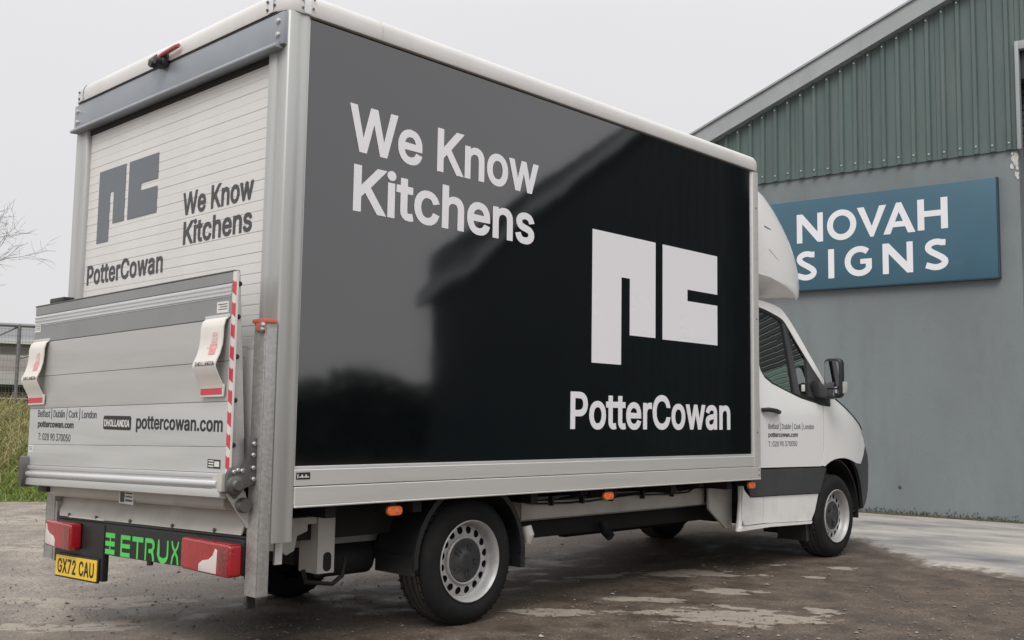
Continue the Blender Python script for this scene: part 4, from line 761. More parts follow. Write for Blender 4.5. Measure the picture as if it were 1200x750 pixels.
# --- rear frame
mb = MB(); mb.box(-.022, .05, .004, WD - .004, 2.868, 3.026)
mb.prism([(-.022, 2.888), (-.046, 2.868), (-.050, 2.858), (-.045, 2.850), (.02, 2.853), (.02, 2.89)], lambda a, b, d: (a, d, b), .03, WD - .005)
header = mb.build('header_beam', M['header'], T, bevel=.006, smooth=40)
hb = MB().lathe([(.0001, -.012), (.008, -.012), (.014, -.008), (.016, 0)], (0, 0, 0), 'x', 10).mesh('bolt', M['steel'])
for y in (.045, WD - .05):
    for z in (2.918, 2.985): put('bolt', hb, header, (-.022, y, z))
MB().box(.018, .05, .16, WD - .122, 2.822, 2.866).build('header_shade_strip', M['dark'], T)  # dark strip painted in for the shade under the header lip
# roller shutter: every slat its own piece
shutter = MB().box(.052, .07, .15, WD - .13, .95, 2.88).build('roller_shutter', M['beige'], T)
pitch = .0505
sl = MB()
hh = pitch - .0004
sl.prism([(0, 0), (.018, 0), (.018, hh), (0, hh), (-.0032, hh - .0009), (-.0035, hh - .004), (-.0035, .004), (-.0032, .0009)], lambda a, b, d: (a, d, b), 0, 2.036)
slat_me = sl.mesh('slat', M['slat'], smooth=0)
nsl = 37
for i in range(nsl):
    put('slat', slat_me, shutter, (.032 + .0006 * math.sin(i * 2.7), .157, 2.862 - pitch * (i + 1)))
mb = MB(); mb.box(.01, .05, .150, .160, .95, 2.87); mb.box(.01, .05, WD - .122, WD - .112, .95, 2.87); mb.build('shutter_guide', M['darksteel'], T)
# lettering on the shutter (front of the slats at x = .0285)
SX = -.0268
rear_at = lambda y0, z0: (lambda a, b, d: (-SX - d - .0002, y0 - a, z0 + b))
lettering(text_polys('PotterCowan', .944, .118, 'b'), rear_at(2.112, 1.888), M['ink_grey'], shutter)
lettering(text_polys('We Know', .690, .123, 'b', -.03), rear_at(.975, 2.172), M['ink_grey'], shutter)
lettering(text_polys('Kitchens', .668, .123, 'b', -.03), rear_at(.957, 2.014), M['ink_grey'], shutter)
def emblem(s):
    p = [(0, 0), (.663, 0), (.663, -.642), (.384, -.642), (.384, -.274), (.294, -.274), (.294, -.837), (0, -.837)]
    c = [(.744, 0), (1.413, 0), (1.413, -.279), (1.036, -.279), (1.036, -.359), (1.413, -.359), (1.413, -.645), (.744, -.645)]
    return [[[(x * s, z * s) for x, z in p]], [[(x * s, z * s) for x, z in c]]]
lettering(emblem(.523), rear_at(2.008, 2.569), M['vinyl_grey'], shutter, 'emblem')

# --- lettering on the right side
sp_ = lambda x0, z0: (lambda a, b, d: (x0 + a, .0024 - d, z0 + b))
lettering(text_polys('We Know', 1.388, .238, 'b', -.035), sp_(.378, 2.438), M['vinyl_white'], T)
lettering(text_polys('Kitchens', 1.322, .236, 'b', -.035), sp_(.414, 2.137), M['vinyl_white'], T)
lettering(emblem(1.0), sp_(2.273, 2.314), M['vinyl_white'], T, 'emblem')
lettering(text_polys('PotterCowan', 1.775, .226, 'b', -.03), sp_(2.078, 1.068), M['vinyl_white'], T)
# maker's sticker on the rail
mb = MB(); mb.box(.128, .205, -.0115, -.0095, .830, .862); st1 = mb.build('rail_sticker', M['ink'], T, smooth=0)
mb = MB()
for k in range(5): mb.box(.145 + .011 * k, .153 + .011 * k, -.0122, -.0114, .838, .844 + .008 * (k % 2))
mb.box(.134, .139, -.0122, -.0114, .836, .856); mb.build('sticker_print', M['sticker'], st1, smooth=0)

# --- reversing camera with red cable on the header
rc = MB().box(-.065, -.022, 1.10, 1.19, 3.008, 3.05).build('reversing_camera', M['black'], T, bevel=.012, seg=3)
mb = MB(); mb.lathe([(.0001, -.03), (.018, -.03), (.021, -.022), (.021, 0)], (-.07, 1.12, 3.028), 'x', 16); mb.lathe([(.0001, -.03), (.018, -.03), (.020, -.02), (.020, 0)], (-.07, 1.175, 3.022), 'x', 16)
mb.build('lens_barrel', M['black'], rc)
mb = MB(); mb.prism([(1.20, 3.02), (1.275, 3.045), (1.27, 3.075), (1.18, 3.085)], back, .055, .064); mb.build('bracket_plate', M['darksteel'], rc, bevel=.002)
mb = MB(); mb.box(-.04, -.03, 1.10, 1.16, 3.055, 3.085); mb.build('bracket_tab', M['darksteel'], rc, bevel=.003)
mb = MB(); mb.tube([(-.05, 1.185, 3.066), (-.052, 1.12, 3.073), (-.052, .98, 3.082), (-.05, .955, 3.083)], [.011, .013, .013, .011], 10); mb.build('red_handle', M['red_cable'], rc)

# --- tail lift
PX = -.20
def facex(z): return PX
lift = MB()
lift.prism([(PX + .012, 1.768), (PX + .022, 1.772), (PX + .034, 1.768), (PX + .095, .90), (PX + .095, .80), (PX + .012, .80)], lambda a, b, d: (a, d, b), .052, 2.278)
lift = lift.build('tail_lift_platform', M['alu_plank'], T, bevel=.003)
planks = [(.868, .981, 'alu_light'), (.983, 1.183, 'alu_light'), (1.185, 1.364, 'alu_plank'), (1.366, 1.559, 'alu_plank'), (1.562, 1.655, 'alu_band'), (1.719, 1.768, 'alu_band')]
for a, b, m in planks:
    mb = MB(); mb.box(PX, PX + .014, .064, 2.272, a, b); mb.build('plank', M[m], lift, bevel=.002, seg=1)
mb = MB(); mb.box(PX + .002, PX + .014, .064, 2.272, 1.657, 1.717)
for k in range(3): mb.prism([(PX + .003, 1.661 + k * .0185), (PX - .004, 1.665 + k * .0185), (PX - .004, 1.671 + k * .0185), (PX + .003, 1.677 + k * .0185)], lambda a, b, d: (a, d, b), .064, 2.272)
mb.build('ribbed_strip', M['alu_light'], lift, smooth=0)
mb = MB(); mb.box(PX - .001, PX + .03, .05, 2.28, 1.769, 1.776); mb.build('top_edge', M['darksteel'], lift, bevel=.002)
# hinge beam at the foot of the platform
mb = MB(); mb.box(PX - .012, PX + .03, .075, 2.29, .845, .866); mb.box(PX - .004, PX + .03, .075, 2.29, .792, .845); mb.prism([(PX + .02, .800), (PX - .016, .796), (PX - .016, .760), (PX + .02, .752)], lambda a, b, d: (a, d, b), .075, 2.29)
mb.tube([(PX - .008, .10, .818), (PX - .008, 2.27, .818)], .017, 12)
mb.build('hinge_beam', M['alu_light'], lift, bevel=.003)
mb = MB(); mb.box(PX - .02, PX + .03, .052, .088, .786, .868); mb.box(PX - .014, PX - .006, .09, .14, .79, .85); mb.build('beam_end_cap', M['beige'], lift, bevel=.006)
mb = MB(); mb.box(PX - .002, PX + .03, 2.29, 2.31, .785, .87); mb.build('beam_end_cap', M['beige'], lift, bevel=.006)
# red and white edge tape
mb = MB(); mb.prism([(.024, .866), (.058, .866), (.058, 1.768), (.024, 1.768)], back, -PX - .010, -PX + .0005); tape = mb.build('edge_tape', M['flag'], lift, smooth=0)
k = 0; z = .872
while z < 1.74:
    h = .058; z1 = min(1.764, z + h + .018)
    q = [(.0245, z), (.0575, z + .020), (.0575, min(1.764, z + h + .016)), (.038, min(1.764, z + h + .004)), (.030, min(1.764, z + h + .010)), (.0245, min(1.764, z + h))]
    mb = MB(); mb.prism(q, back, -PX - .002, -PX + .0014); mb.build('red_mark', M['red'], tape, smooth=0); z += .098
# side bolts on the platform edge
sb = MB().lathe([(.0001, -.010), (.006, -.010), (.011, -.006), (.012, 0)], (0, 0, 0), 'y', 12).mesh('edge_bolt', M['black'])
for z in (1.715, 1.565, 1.385, 1.19, .99): put('edge_bolt', sb, lift, (PX + .03, .052, z))
# folding warning flags
def flag(y0, y1):
    prof = [(PX - .004, 1.566), (PX - .020, 1.552), (PX - .028, 1.52), (PX - .027, 1.48), (PX - .030, 1.44), (PX - .040, 1.40), (PX - .056, 1.365), (PX - .062, 1.350), (PX - .060, 1.338), (PX - .042, 1.30), (PX - .022, 1.262), (PX - .018, 1.245)]
    mb = MB(); dy = lambda z: (1.566 - z) * .06
    rows = [[(x, y0 + (y1 - y0) * t + (.012 * math.sin((1.566 - z) * 9)) * (1 if y0 > 1 else .5), z) for t in (0, .25, .5, .75, 1)] for x, z in prof]
    mb.grid(rows); rows2 = [[(x + .005, y, z - .002) for x, y, z in r] for r in rows]; mb.grid(rows2)
    for side_ in (0, 4):
        mb.grid([[r[side_], (r[side_][0] + .005, r[side_][1], r[side_][2] - .002)] for r in rows])
    f = mb.build('warning_flag', M['flag'], lift, smooth=60)
    cy = (y0 + y1) / 2; w = (y1 - y0)
    def on(z):       # point of the profile at height z, upper run
        for (xa, za), (xb, zb) in zip(prof, prof[1:]):
            if zb <= z <= za: return xa + (xb - xa) * (za - z) / (za - zb) - .0016
        return prof[-1][0]
    def sticker(ya, yb, za, zb, m, nm, n=4):
        mb = MB(); sh = lambda z: .012 * math.sin((1.566 - z) * 9) * (1 if y0 > 1 else .5)
        mb.grid([[(on(za + (zb - za) * i / n), ya + sh(za), za + (zb - za) * i / n), (on(za + (zb - za) * i / n), yb + sh(za), za + (zb - za) * i / n)] for i in range(n + 1)])
        return mb.build(nm, m, f, smooth=0)
    sticker(cy - w * .02, cy - w * .30, 1.395, 1.445, M['pink'], 'faded_print'); sticker(cy - w * .04, cy - w * .28, 1.45, 1.475, M['pink_pale'], 'faded_print'); sticker(cy + w * .1, cy - w * .34, 1.425, 1.432, M['pink_pale'], 'faded_print'); sticker(cy - w * .06, cy - w * .26, 1.48, 1.497, M['pink_pale'], 'faded_print')
    mb = MB(); mb.box(PX - .0185, PX - .0165, y0 + .01, y1 - .002, 1.216, 1.244); mb.build('red_band', M['red'], f, smooth=0)
    mb = MB(); mb.box(PX - .017, PX - .008, y0 + .002, y1 + .004, 1.206, 1.262); mb.build('flag_foot', M['flag'], f, bevel=.002)
    # word along the fold
    def fn(a, b, d): z = 1.342 + b * .75; return (on(z) - .0006 - b * .2, y1 - .028 - a + .006, z + .002)
    lettering(text_polys('DHOLLANDIA', w * .84, .026, 'b'), fn, M['ink_grey'], f)
    mb = MB(); mb.box(PX - .006, PX + .0, y0 - .01, y1 + .006, 1.562, 1.578); mb.build('clamp_bar', M['alu_light'], f, bevel=.001)
flag(.075, .272); flag(2.045, 2.262)
# labels and lettering on the platform
pl = lambda y0, z0: (lambda a, b, d: (PX - .0008 - d, y0 - a, z0 + b))
lettering(text_polys('Belfast | Dublin | Cork | London', .775, .040, 'r', -.02), pl(2.150, 1.092), M['ink_grey'], lift)
lettering(text_polys('pottercowan.com', .487, .036, 'b', -.02), pl(2.142, 1.034), M['ink'], lift)
lettering(text_polys('T: 028 90 370050', .442, .040, 'r', -.02), pl(2.130, .960), M['ink_grey'], lift)
lettering(text_polys('pottercowan.com', .826, .068, 'b', -.02), pl(.920, 1.046), M['ink'], lift)
def rrect(x0, x1, z0, z1, r, n=4):
    o = []
    for cx, cz, a in ((x1 - r, z1 - r, 0), (x0 + r, z1 - r, 90), (x0 + r, z0 + r, 180), (x1 - r, z0 + r, 270)):
        o += [(cx + r * math.cos(R(a + 90 * i / n)), cz + r * math.sin(R(a + 90 * i / n))) for i in range(n + 1)]
    return o
mb = MB(); mb.prism(rrect(.975, 1.288, 1.036, 1.108, .014), back, -PX - .001, -PX + .0012); badge = mb.build('maker_badge', M['ink'], lift, smooth=0)
lettering(text_polys('DHOLLANDIA', .285, .036, 'b'), lambda a, b, d: (PX - .0018 - d, 1.275 - a, 1.052 + b), M['sticker'], badge)
def label(y0, y1, z0, z1, m, prints, x=PX, parent=None):
    mb = MB(); mb.box(x - .0014, x + .001, y0, y1, z0, z1); o = mb.build('label', M[m], parent or lift, smooth=0); mb = MB()
    for (a, b, c, d) in prints: mb.box(x - .002, x - .0012, y0 + (y1 - y0) * a, y0 + (y1 - y0) * b, z0 + (z1 - z0) * c, z0 + (z1 - z0) * d)
    mb.build('label_print', M['ink_grey' if m == 'sticker' else 'sticker'], o, smooth=0)
lines = [(.1, .9, .72, .8), (.1, .75, .5, .57), (.1, .85, .28, .35)]
label(.085, .185, 1.585, 1.636, 'sticker', lines); label(2.185, 2.262, 1.592, 1.636, 'sticker', lines)
label(.10, .21, .882, .922, 'ink', [(.08, .45, .2, .8), (.52, .92, .15, .3), (.52, .92, .45, .6), (.52, .92, .75, .88)])
label(2.20, 2.255, .885, .925, 'sticker', lines)
mb = MB(); mb.box(-.10, -.03, 2.13, 2.33, 1.775, 1.81); mb.build('platform_catch', M['black'], T, bevel=.008)

# --- lift columns, brackets
def column(y0, y1, zb, zt):
    mb = MB(); mb.box(-.07, -.062, y0, y1, zb, zt); mb.box(-.062, -.004, y1 - .008, y1, zb, zt); mb.box(-.062, -.004, y0, y0 + .008, zb, zt); mb.prism([(y0, zt), (y1, zt), (y1, zt + .01), (y0, zt + .01)], back, .004, .07)
    return mb.build('lift_column', M['galv'], T, bevel=.003)
c1 = column(-.014, .074, .318, 1.545); c2 = column(2.16, 2.275, .262, 1.545)
mb = MB(); mb.box(-.078, -.012, -.022, .082, 1.543, 1.562); mb.box(-.078, -.0705, -.022, .050, 1.505, 1.543); mb.build('column_cap', M['orange_cap'], c1, bevel=.006)
mb = MB(); mb.box(-.078, -.012, 2.15, 2.28, 1.543, 1.562); mb.build('column_cap', M['orange_cap'], c2, bevel=.006)
put('bolt', hb, c1, (-.078, -.004, 1.512)); put('bolt', hb, c1, (-.078, -.008, 1.53))
mb = MB(); mb.box(-.058, -.05, .095, .165, .99, 1.425); mb.prism([(.095, 1.425), (.165, 1.425), (.11, 1.46), (.095, 1.462)], back, .05, .058); mb.box(-.05, -.01, .157, .165, .99, 1.425); mb.build('slide_cover', M['gelcoat'], c1, bevel=.002)
mb = MB(); mb.box(-.06, -.02, .0745, .086, .72, 1.5); mb.build('slide_seal', M['dark'], c1)
mb = MB(); mb.box(-.05, -.01, .0745, .088, .255, .715); mb.build('slide_seal', M['dark'], c1)
mb = MB(); mb.box(-.066, -.03, 2.13, 2.159, .255, .60); mb.build('slide_seal', M['galv'], c2)
mb = MB(); mb.box(-.066, -.02, 2.276, 2.288, .262, .66); mb.build('slide_seal', M['dark'], c2)
arm = MB(); arm.prism([(-.062, 1.022), (-.122, 1.022), (-.118, .93), (-.140, .885), (-.200, .893), (-.216, .86), (-.214, .79), (-.170, .752), (-.124, .798), (-.073, .823), (-.062, .85)], lambda a, b, d: (a, d, b), .012, .034)
arm = arm.build('lift_arm', M['darksteel'], T, bevel=.004)
hby = MB().lathe([(.0001, -.010), (.006, -.010), (.010, -.007), (.011, 0)], (0, 0, 0), 'y', 10).mesh('bolt', M['steel'])
for x, z in ((-.089, .995), (-.091, .945), (-.089, .888), (-.086, .838), (-.166, .879), (-.145, .876), (-.186, .872)): put('bolt', hby, arm, (x, .012, z))
mb = MB(); mb.lathe([(.0001, -.035), (.022, -.035), (.026, -.028), (.028, -.02), (.040, -.016), (.044, -.008), (.044, 0)], (-.176, .012, .815), 'y', 20); mb.build('pivot_boss', M['darksteel'], arm)
mb = MB(); mb.lathe([(.0001, -.03), (.03, -.03), (.034, -.02), (.034, 0)], (-.112, .05, .722), 'y', 16); mb.build('pivot_boss', M['darksteel'], arm)
mb = MB(); mb.prism([(-.19, .775), (-.10, .79), (-.06, .70), (-.05, .60), (-.08, .62), (-.16, .735)], lambda a, b, d: (a, d, b), .06, .074); mb.build('gusset', M['beige'], arm, bevel=.003)
mb = MB(); mb.tube([(-.09, .07, 1.02), (-.09, .068, .95)], .022, 10); mb.build('ram_end', M['black'], arm)
mb = MB(); mb.prism([(2.235, .86), (2.285, .86), (2.30, .82), (2.295, .70), (2.25, .68), (2.225, .74)], back, .14, .24); arm2 = mb.build('lift_arm', M['darksteel'], T, bevel=.01)
# apron below the platform
mb = MB(); Q = [(-.006, .14, .705), (-.006, 2.25, .705), (-.070, 2.085, .582), (-.070, .125, .582)]; mb.add(Q + [(x + .012, y, z) for x, y, z in Q], [(0, 1, 2, 3), (7, 6, 5, 4), (0, 4, 5, 1), (1, 5, 6, 2), (2, 6, 7, 3), (3, 7, 4, 0)]); apron = mb.build('apron', M['beige'], T, bevel=.004)
mb = MB(); mb.prism([(-.11, .775), (-.118, .765), (-.118, .712), (-.100, .694), (.0, .694), (.0, .775)], lambda a, b, d: (a, d, b), .20, 2.13); mb.build('apron_flange', M['beige'], apron, bevel=.005)
mb = MB(); mb.box(-.14, -.02, 2.12, 2.24, .715, .76); mb.build('apron_foot', M['black'], apron, bevel=.004)
label(1.075, 1.235, .652, .722, 'sticker', [(.62, .92, .1, .9), (.08, .55, .75, .85), (.08, .55, .5, .6), (.08, .55, .2, .35)], -.118, apron)
stud = MB().disc((0, 0, 0), .01, 'x', 8, .008).mesh('stud', M['darksteel'])
for y in (.35, .75, 1.2, 1.6, 1.95): put('stud', stud, apron, (-.068, y, .594))

# --- rear bumper bar, lamps and plate
BX = -.07
mb = MB(); mb.box(BX, BX + .05, .085, 2.10, .404, .566); mb.box(BX + .004, BX + .09, .085, 2.10, .566, .580)
mb.prism([(2.075, .56), (1.482, .56), (1.482, .262), (2.075, .262)], back, -BX - .03, -BX + .006)
bar_o = mb.build('bumper_bar', M['black'], T, bevel=.006)
lip = MB(); lip.box(BX - .004, BX + .02, 1.5, 1.95, .5802, .590); lip.build('light_strip', M['gelcoat'], bar_o, smooth=0)
def lamp(y0, y1, z0, z1, flip):
    mb = MB(); mb.prism(rrect(y0, y1, z0, z1, .02), back, -BX + .006, -BX + .075); o = mb.build('tail_lamp', M['red_lens'], T, bevel=.014, seg=4)
    mb = MB(); mb.box(BX - .006, BX + .01, y0 - .004, y1 + .004, z0 + .005, z1 + .004); mb.build('lamp_housing', M['black'], o, bevel=.004)
    w = y1 - y0; h = z1 - z0
    if not flip:   # right lamp: pale insert sweeping up from the lower middle to the inner edge
        q = [(y0 + w * .60, z0 + h * .06), (y0 + w * .245, z0 + h * .06), (y0 + w * .235, z0 + h * .78), (y0 + w * .275, z0 + h * .82), (y0 + w * .32, z0 + h * .60), (y0 + w * .40, z0 + h * .46), (y0 + w * .52, z0 + h * .40), (y0 + w * .60, z0 + h * .27)]
    else:
        q = [(y1 - w * .03, z0 + h * .10), (y1 - w * .42, z0 + h * .05), (y1 - w * .42, z0 + h * .30), (y1 - w * .36, z0 + h * .44), (y1 - w * .20, z0 + h * .52), (y1 - w * .11, z0 + h * .64), (y1 - w * .07, z0 + h * .86), (y1 - w * .03, z0 + h * .86)]
    mb = MB(); mb.prism(q, back, -BX + .06, -BX + .0768); mb.build('clear_insert', M['clear_lens'], o, bevel=.001)
    a_, b_ = (y0 + .006, y0 + w * .22) if not flip else (y0 + .006, y0 + w * .30)
    mb = MB(); mb.prism(rrect(a_, b_, z0 + .012, z1 - .012, .01), back, -BX + .06, -BX + .0762); mb.build('outer_lens', M['red_dark'], o, bevel=.002)
    return o
lamp(.088, .522, .396, .544, False); lamp(1.752, 2.095, .354, .500, True)
mb = MB(); mb.prism(rrect(1.508, 2.058, .252, .382, .008), back, -BX + .006, -BX + .018); pframe = mb.build('plate_frame', M['black'], T, bevel=.002)
mb = MB(); mb.prism(rrect(1.518, 2.048, .262, .372, .006), back, -BX + .018, -BX + .021); plate = mb.build('number_plate', M['plate'], pframe, smooth=0)
lettering(text_polys('GX72 CAU', .470, .078, 'b', .03), lambda a, b, d: (BX - .0216 - d, 2.020 - a, .277 + b), M['ink'], plate)
# green word on the bar
gx = lambda y0, z0: (lambda a, b, d: (BX - .0012 - d, y0 - a, z0 + b))
hs = [[(0, .085), (.11, .085), (.11, .11), (0, .11)], [(0, .042), (.11, .042), (.11, .067), (0, .067)], [(0, 0), (.11, 0), (.11, .025), (0, .025)], [(.05, .0252), (.062, .0252), (.062, .0418), (.05, .0418)], [(.05, .0672), (.062, .0672), (.062, .0848), (.05, .0848)]]
lettering([[q] for q in hs], gx(1.468, .412), M['green'], bar_o, 'emblem')
E_ = [[(0, 0), (.115, 0), (.115, .022), (.018, .022), (.018, .044), (.115, .044), (.115, .066), (.018, .066), (.018, .088), (.115, .088), (.115, .11), (0, .11)]]
T_ = [[(0, .085), (.128, .085), (.128, .11), (0, .11)], ]
word = [E_, [[(x + .142, z) for x, z in T_[0]]], [[(.195, .0), (.213, .0), (.213, .0848), (.195, .0848)]]]
word += [[[(.293, 0), (.293, .11), (.360, .11)] + arc(.360, .0765, .042, .0335, 75, -50, 7) + [(.394, .030), (.400, .016), (.401, 0), (.383, 0), (.381, .014), (.366, .038), (.334, .038), (.334, .058), (.358, .058)] + arc(.360, .0735, .020, .0145, -60, 75, 5) + [(.309, .088), (.309, 0)]]]
word += [stroke([(.445, .11)] + [(.445, .04)] + arc(.495, .04, .05, .031, 180, 360, 10) + [(.545, .11)], [.014] * 2 + [.016, .018, .02, .024, .026, .026, .026, .024, .02, .018, .016] + [.014])]
word += [stroke([(.590, .11), (.600, .085), (.650, .035), (.66, 0)], .015), stroke([(.66, .11), (.650, .085), (.600, .035), (.590, 0)], .0151)]
lettering(word, lambda a, b, d: (BX - .0012 - d, 1.290 - a * .93, .409 + b), M['green'], bar_o)
mb = MB(); mb.tube([(BX + .01, .98, .405), (BX + .01, .98, .385)], .016, 10); mb.build('bar_stud', M['black'], bar_o)

# the lift gear hangs a little lower on the truck's left side
def sag(o):
    if o.type == 'MESH' and o.name.split('.')[0] not in ('label', 'label_print', 'maker_badge') and not (o.name.startswith('lettering') and o.parent in (lift, badge)):
        if o.data.users > 1: o.location.z -= (.040 - .0165 * o.location.z) * max(0, o.location.y)
        else:
            for v in o.data.vertices: v.co.z -= (.040 - .0165 * v.co.z) * v.co.y
    if o is not badge:
        for c in o.children: sag(c)
for o_ in (lift, apron, bar_o, pframe): sag(o_)

# --- cab: side skin follows one curved surface, split into door, wing, pillar, trim and sill
def ysf(x, z):
    y = .112
    if z > 1.2: y += .19 * (z - 1.2) ** 1.2
    if z < .75: y += .03 * (.75 - z)
    if x > 5.75: y += .10 * ((x - 5.75) / .75) ** 2.2
    return y
def nose(x, z=1.5): return x if x < 6.0 else 6.0 + (x - 6.0) * 1.16 + (.09 * max(0, min(1, (.98 - z) / .2)) * min(1, (x - 6.0) / .25))
def skin(name, outline, holes, m, off=0., thick=.012, step=.09, parent=None, left=True, smooth=40, dish=None):
    def make():
        bm = bmesh.new(); es = []
        outline_ = [(nose(x, z), z) for x, z in outline]
        for loop in [outline_] + holes:
            vs = [bm.verts.new((x, 0, z)) for x, z in loop]
            es += [bm.edges.new((vs[i], vs[(i + 1) % len(vs)])) for i in range(len(vs))]
        bmesh.ops.triangle_fill(bm, edges=es, use_beauty=True)
        xs = [p[0] for p in outline_]; zs = [p[1] for p in outline]
        for lo, hi, ax in ((min(xs), max(xs), 0), (min(zs), max(zs), 2)):
            k = math.ceil(lo / step) * step
            while k < hi:
                co = [0, 0, 0]; no = [0, 0, 0]; co[ax] = k; no[ax] = 1
                bmesh.ops.bisect_plane(bm, geom=bm.verts[:] + bm.edges[:] + bm.faces[:], plane_co=co, plane_no=no, dist=1e-5); k += step
        for f in bm.faces:
            f.normal_update()
            if f.normal.y > 0: f.normal_flip()
        r = bmesh.ops.extrude_face_region(bm, geom=bm.faces[:])
        nv = {v for v in r['geom'] if isinstance(v, bmesh.types.BMVert)}
        for v in bm.verts:
            y = ysf(v.co.x, v.co.z) - off + (dish(v.co.x, v.co.z) if dish else 0)
            v.co.y = y + thick if v in nv else y
        # the extruded copy is the inner skin: flip everything outward
        bmesh.ops.recalc_face_normals(bm, faces=bm.faces[:])
        me = bpy.data.meshes.new(name); bm.to_mesh(me); bm.free(); me.materials.append(m)
        me.polygons.foreach_set('use_smooth', [True] * len(me.polygons)); me.set_sharp_from_angle(angle=R(smooth))
        return me
    me = make(); o = put(name, me, parent or T)
    if left:
        m2 = me.copy()
        for v in m2.vertices: v.co.y = WD - v.co.y
        m2.flip_normals(); put(name, m2, T)
    return o
def smoothpoly(p, it=2, closed=True):
    for _ in range(it):
        q = []
        for i in range(len(p)):
            a, b = p[i], p[(i + 1) % len(p)]
            q += [(a[0] * .75 + b[0] * .25, a[1] * .75 + b[1] * .25), (a[0] * .25 + b[0] * .75, a[1] * .25 + b[1] * .75)]
        p = q
    return p
G_bot = [(5.629, 1.274), (5.50, 1.279), (5.347, 1.294), (5.13, 1.325), (4.883, 1.384), (4.70, 1.43), (4.60, 1.475), (4.555, 1.53), (4.535, 1.62), (4.53, 1.75), (4.535, 1.90), (4.56, 1.99), (4.61, 2.04), (4.686, 2.057)]
G_top = [(4.686, 2.057), (4.80, 2.043), (4.897, 2.023), (5.00, 2.000), (5.061, 1.978), (5.10, 1.945), (5.150, 1.885), (5.227, 1.792), (5.325, 1.682), (5.423, 1.577), (5.52, 1.482), (5.639, 1.345)]
P_out = [(5.735, 1.338), (5.660, 1.412), (5.576, 1.497), (5.41, 1.70), (5.246, 1.906), (5.190, 1.970), (5.139, 2.022), (5.076, 2.071), (4.99, 2.092), (4.907, 2.104), (4.70, 2.118), (4.25, 2.13)]
door = [(4.462, .776), (4.9, .772), (5.438, .766), (5.462, .83), (5.474, .90), (5.482, 1.05), (5.486, 1.272)] + [p for p in G_bot if p[0] < 5.48] + [(4.60, 2.085), (4.50, 2.04), (4.462, 1.95)]
skin('door', door, [], M['paint'])
wing = [(5.446, .772), (5.502, .764), (5.545, .782), (5.60, .802), (5.68, .820), (5.78, .828), (5.88, .826), (5.97, .814), (6.03, .797), (6.10, .775), (6.17, .767), (6.26, .84), (6.35, .925), (6.33, .985), (6.27, 1.06), (6.20, 1.115), (6.08, 1.175), (5.93, 1.247), (5.735, 1.332), (5.650, 1.335), (5.636, 1.266), (5.500, 1.272), (5.497, 1.05), (5.489, .90), (5.476, .83)]
skin('wing', wing, [], M['paint'])
pillar = G_top + [(5.65, 1.338)] + P_out + [(4.25, 2.02), (4.455, 2.02), (4.49, 2.06), (4.60, 2.095)]
skin('cab_pillar', pillar, [], M['paint'], off=.004)
skin('rear_pillar', [(4.20, .772), (4.449, .775), (4.449, 2.015), (4.20, 2.015)], [], M['paint'])
skin('door_trim', [(4.30, .562), (4.498, .561), (5.392, .548), (5.43, .62), (5.496, .752), (5.44, .757), (4.9, .762), (4.25, .766), (4.25, .66)], [], M['trim'], off=.014)
skin('sill_panel', [(4.507, .352), (5.272, .326), (5.33, .40), (5.386, .541), (4.508, .554)], [], M['paint_low'], off=.003)
skin('sill_panel', [(4.195, .40), (4.24, .352), (4.499, .352), (4.500, .554), (4.31, .555), (4.24, .60), (4.20, .64)], [], M['paint_low'], off=.003)
skin('sill_lip', [(4.15, .312), (4.6, .318), (5.262, .302), (5.274, .322), (4.6, .345), (4.20, .345)], [], M['paint_low'], off=.012, thick=.03)
# front bumper corner
skin('bumper_corner', [(6.035, .790), (6.10, .768), (6.172, .760), (6.26, .832), (6.352, .915), (6.42, .83), (6.445, .75), (6.445, .60), (6.42, .52), (6.375, .455), (6.30, .40), (6.235, .365), (6.215, .45), (6.19, .53), (6.155, .62), (6.10, .715)], [], M['trim'], off=.004, thick=.03)
# rear edge of the cab side: rounded upright in front of the box
mb = MB(); mb.tube([(4.19, .15, .31), (4.205, .145, .40), (4.215, .14, .55), (4.215, .14, .70)], .022, 10); both('cab_edge', mb, M['paint'])
# glass: one black frame with two panes
def inset(p, d):
    return fat(p, d)
pane1 = [(4.60, 1.50), (4.72, 1.443), (4.88, 1.400), (5.015, 1.368), (5.022, 1.50), (5.034, 1.66), (5.040, 1.82), (5.042, 1.945), (4.99, 1.975), (4.88, 2.005), (4.70, 2.036), (4.63, 2.022), (4.585, 1.985), (4.558, 1.90), (4.552, 1.75), (4.558, 1.62), (4.572, 1.55)]
pane2 = [(5.125, 1.375), (5.262, 1.350), (5.290, 1.50), (5.322, 1.660), (5.235, 1.765), (5.138, 1.888), (5.118, 1.70)]
frame_o = G_bot + G_top[1:]
skin('window_frame', frame_o, [pane1[::-1], pane2[::-1]], M['black'], off=-.002, thick=.014, step=.12)
skin('side_window', pane1, [], M['glass'], off=-.010, thick=.0006, step=.12, smooth=60)
skin('quarter_window', pane2, [], M['glass'], off=-.010, thick=.0006, step=.12, smooth=60)
skin('window_divider', [(5.044, 1.95), (5.085, 1.93), (5.112, 1.66), (5.116, 1.345), (5.026, 1.365), (5.036, 1.66)], [], M['trim'], off=.006, thick=.01, step=.2)
skin('mirror_base', [(5.27, 1.345), (5.625, 1.285), (5.628, 1.345), (5.52, 1.462), (5.335, 1.655), (5.30, 1.50)], [], M['trim'], off=.004, thick=.012, step=.2)
mb = MB(); mb.box(5.150, 5.185, .118, .134, 1.385, 1.44); mb.build('window_label', M['sticker'], T, bevel=.002)
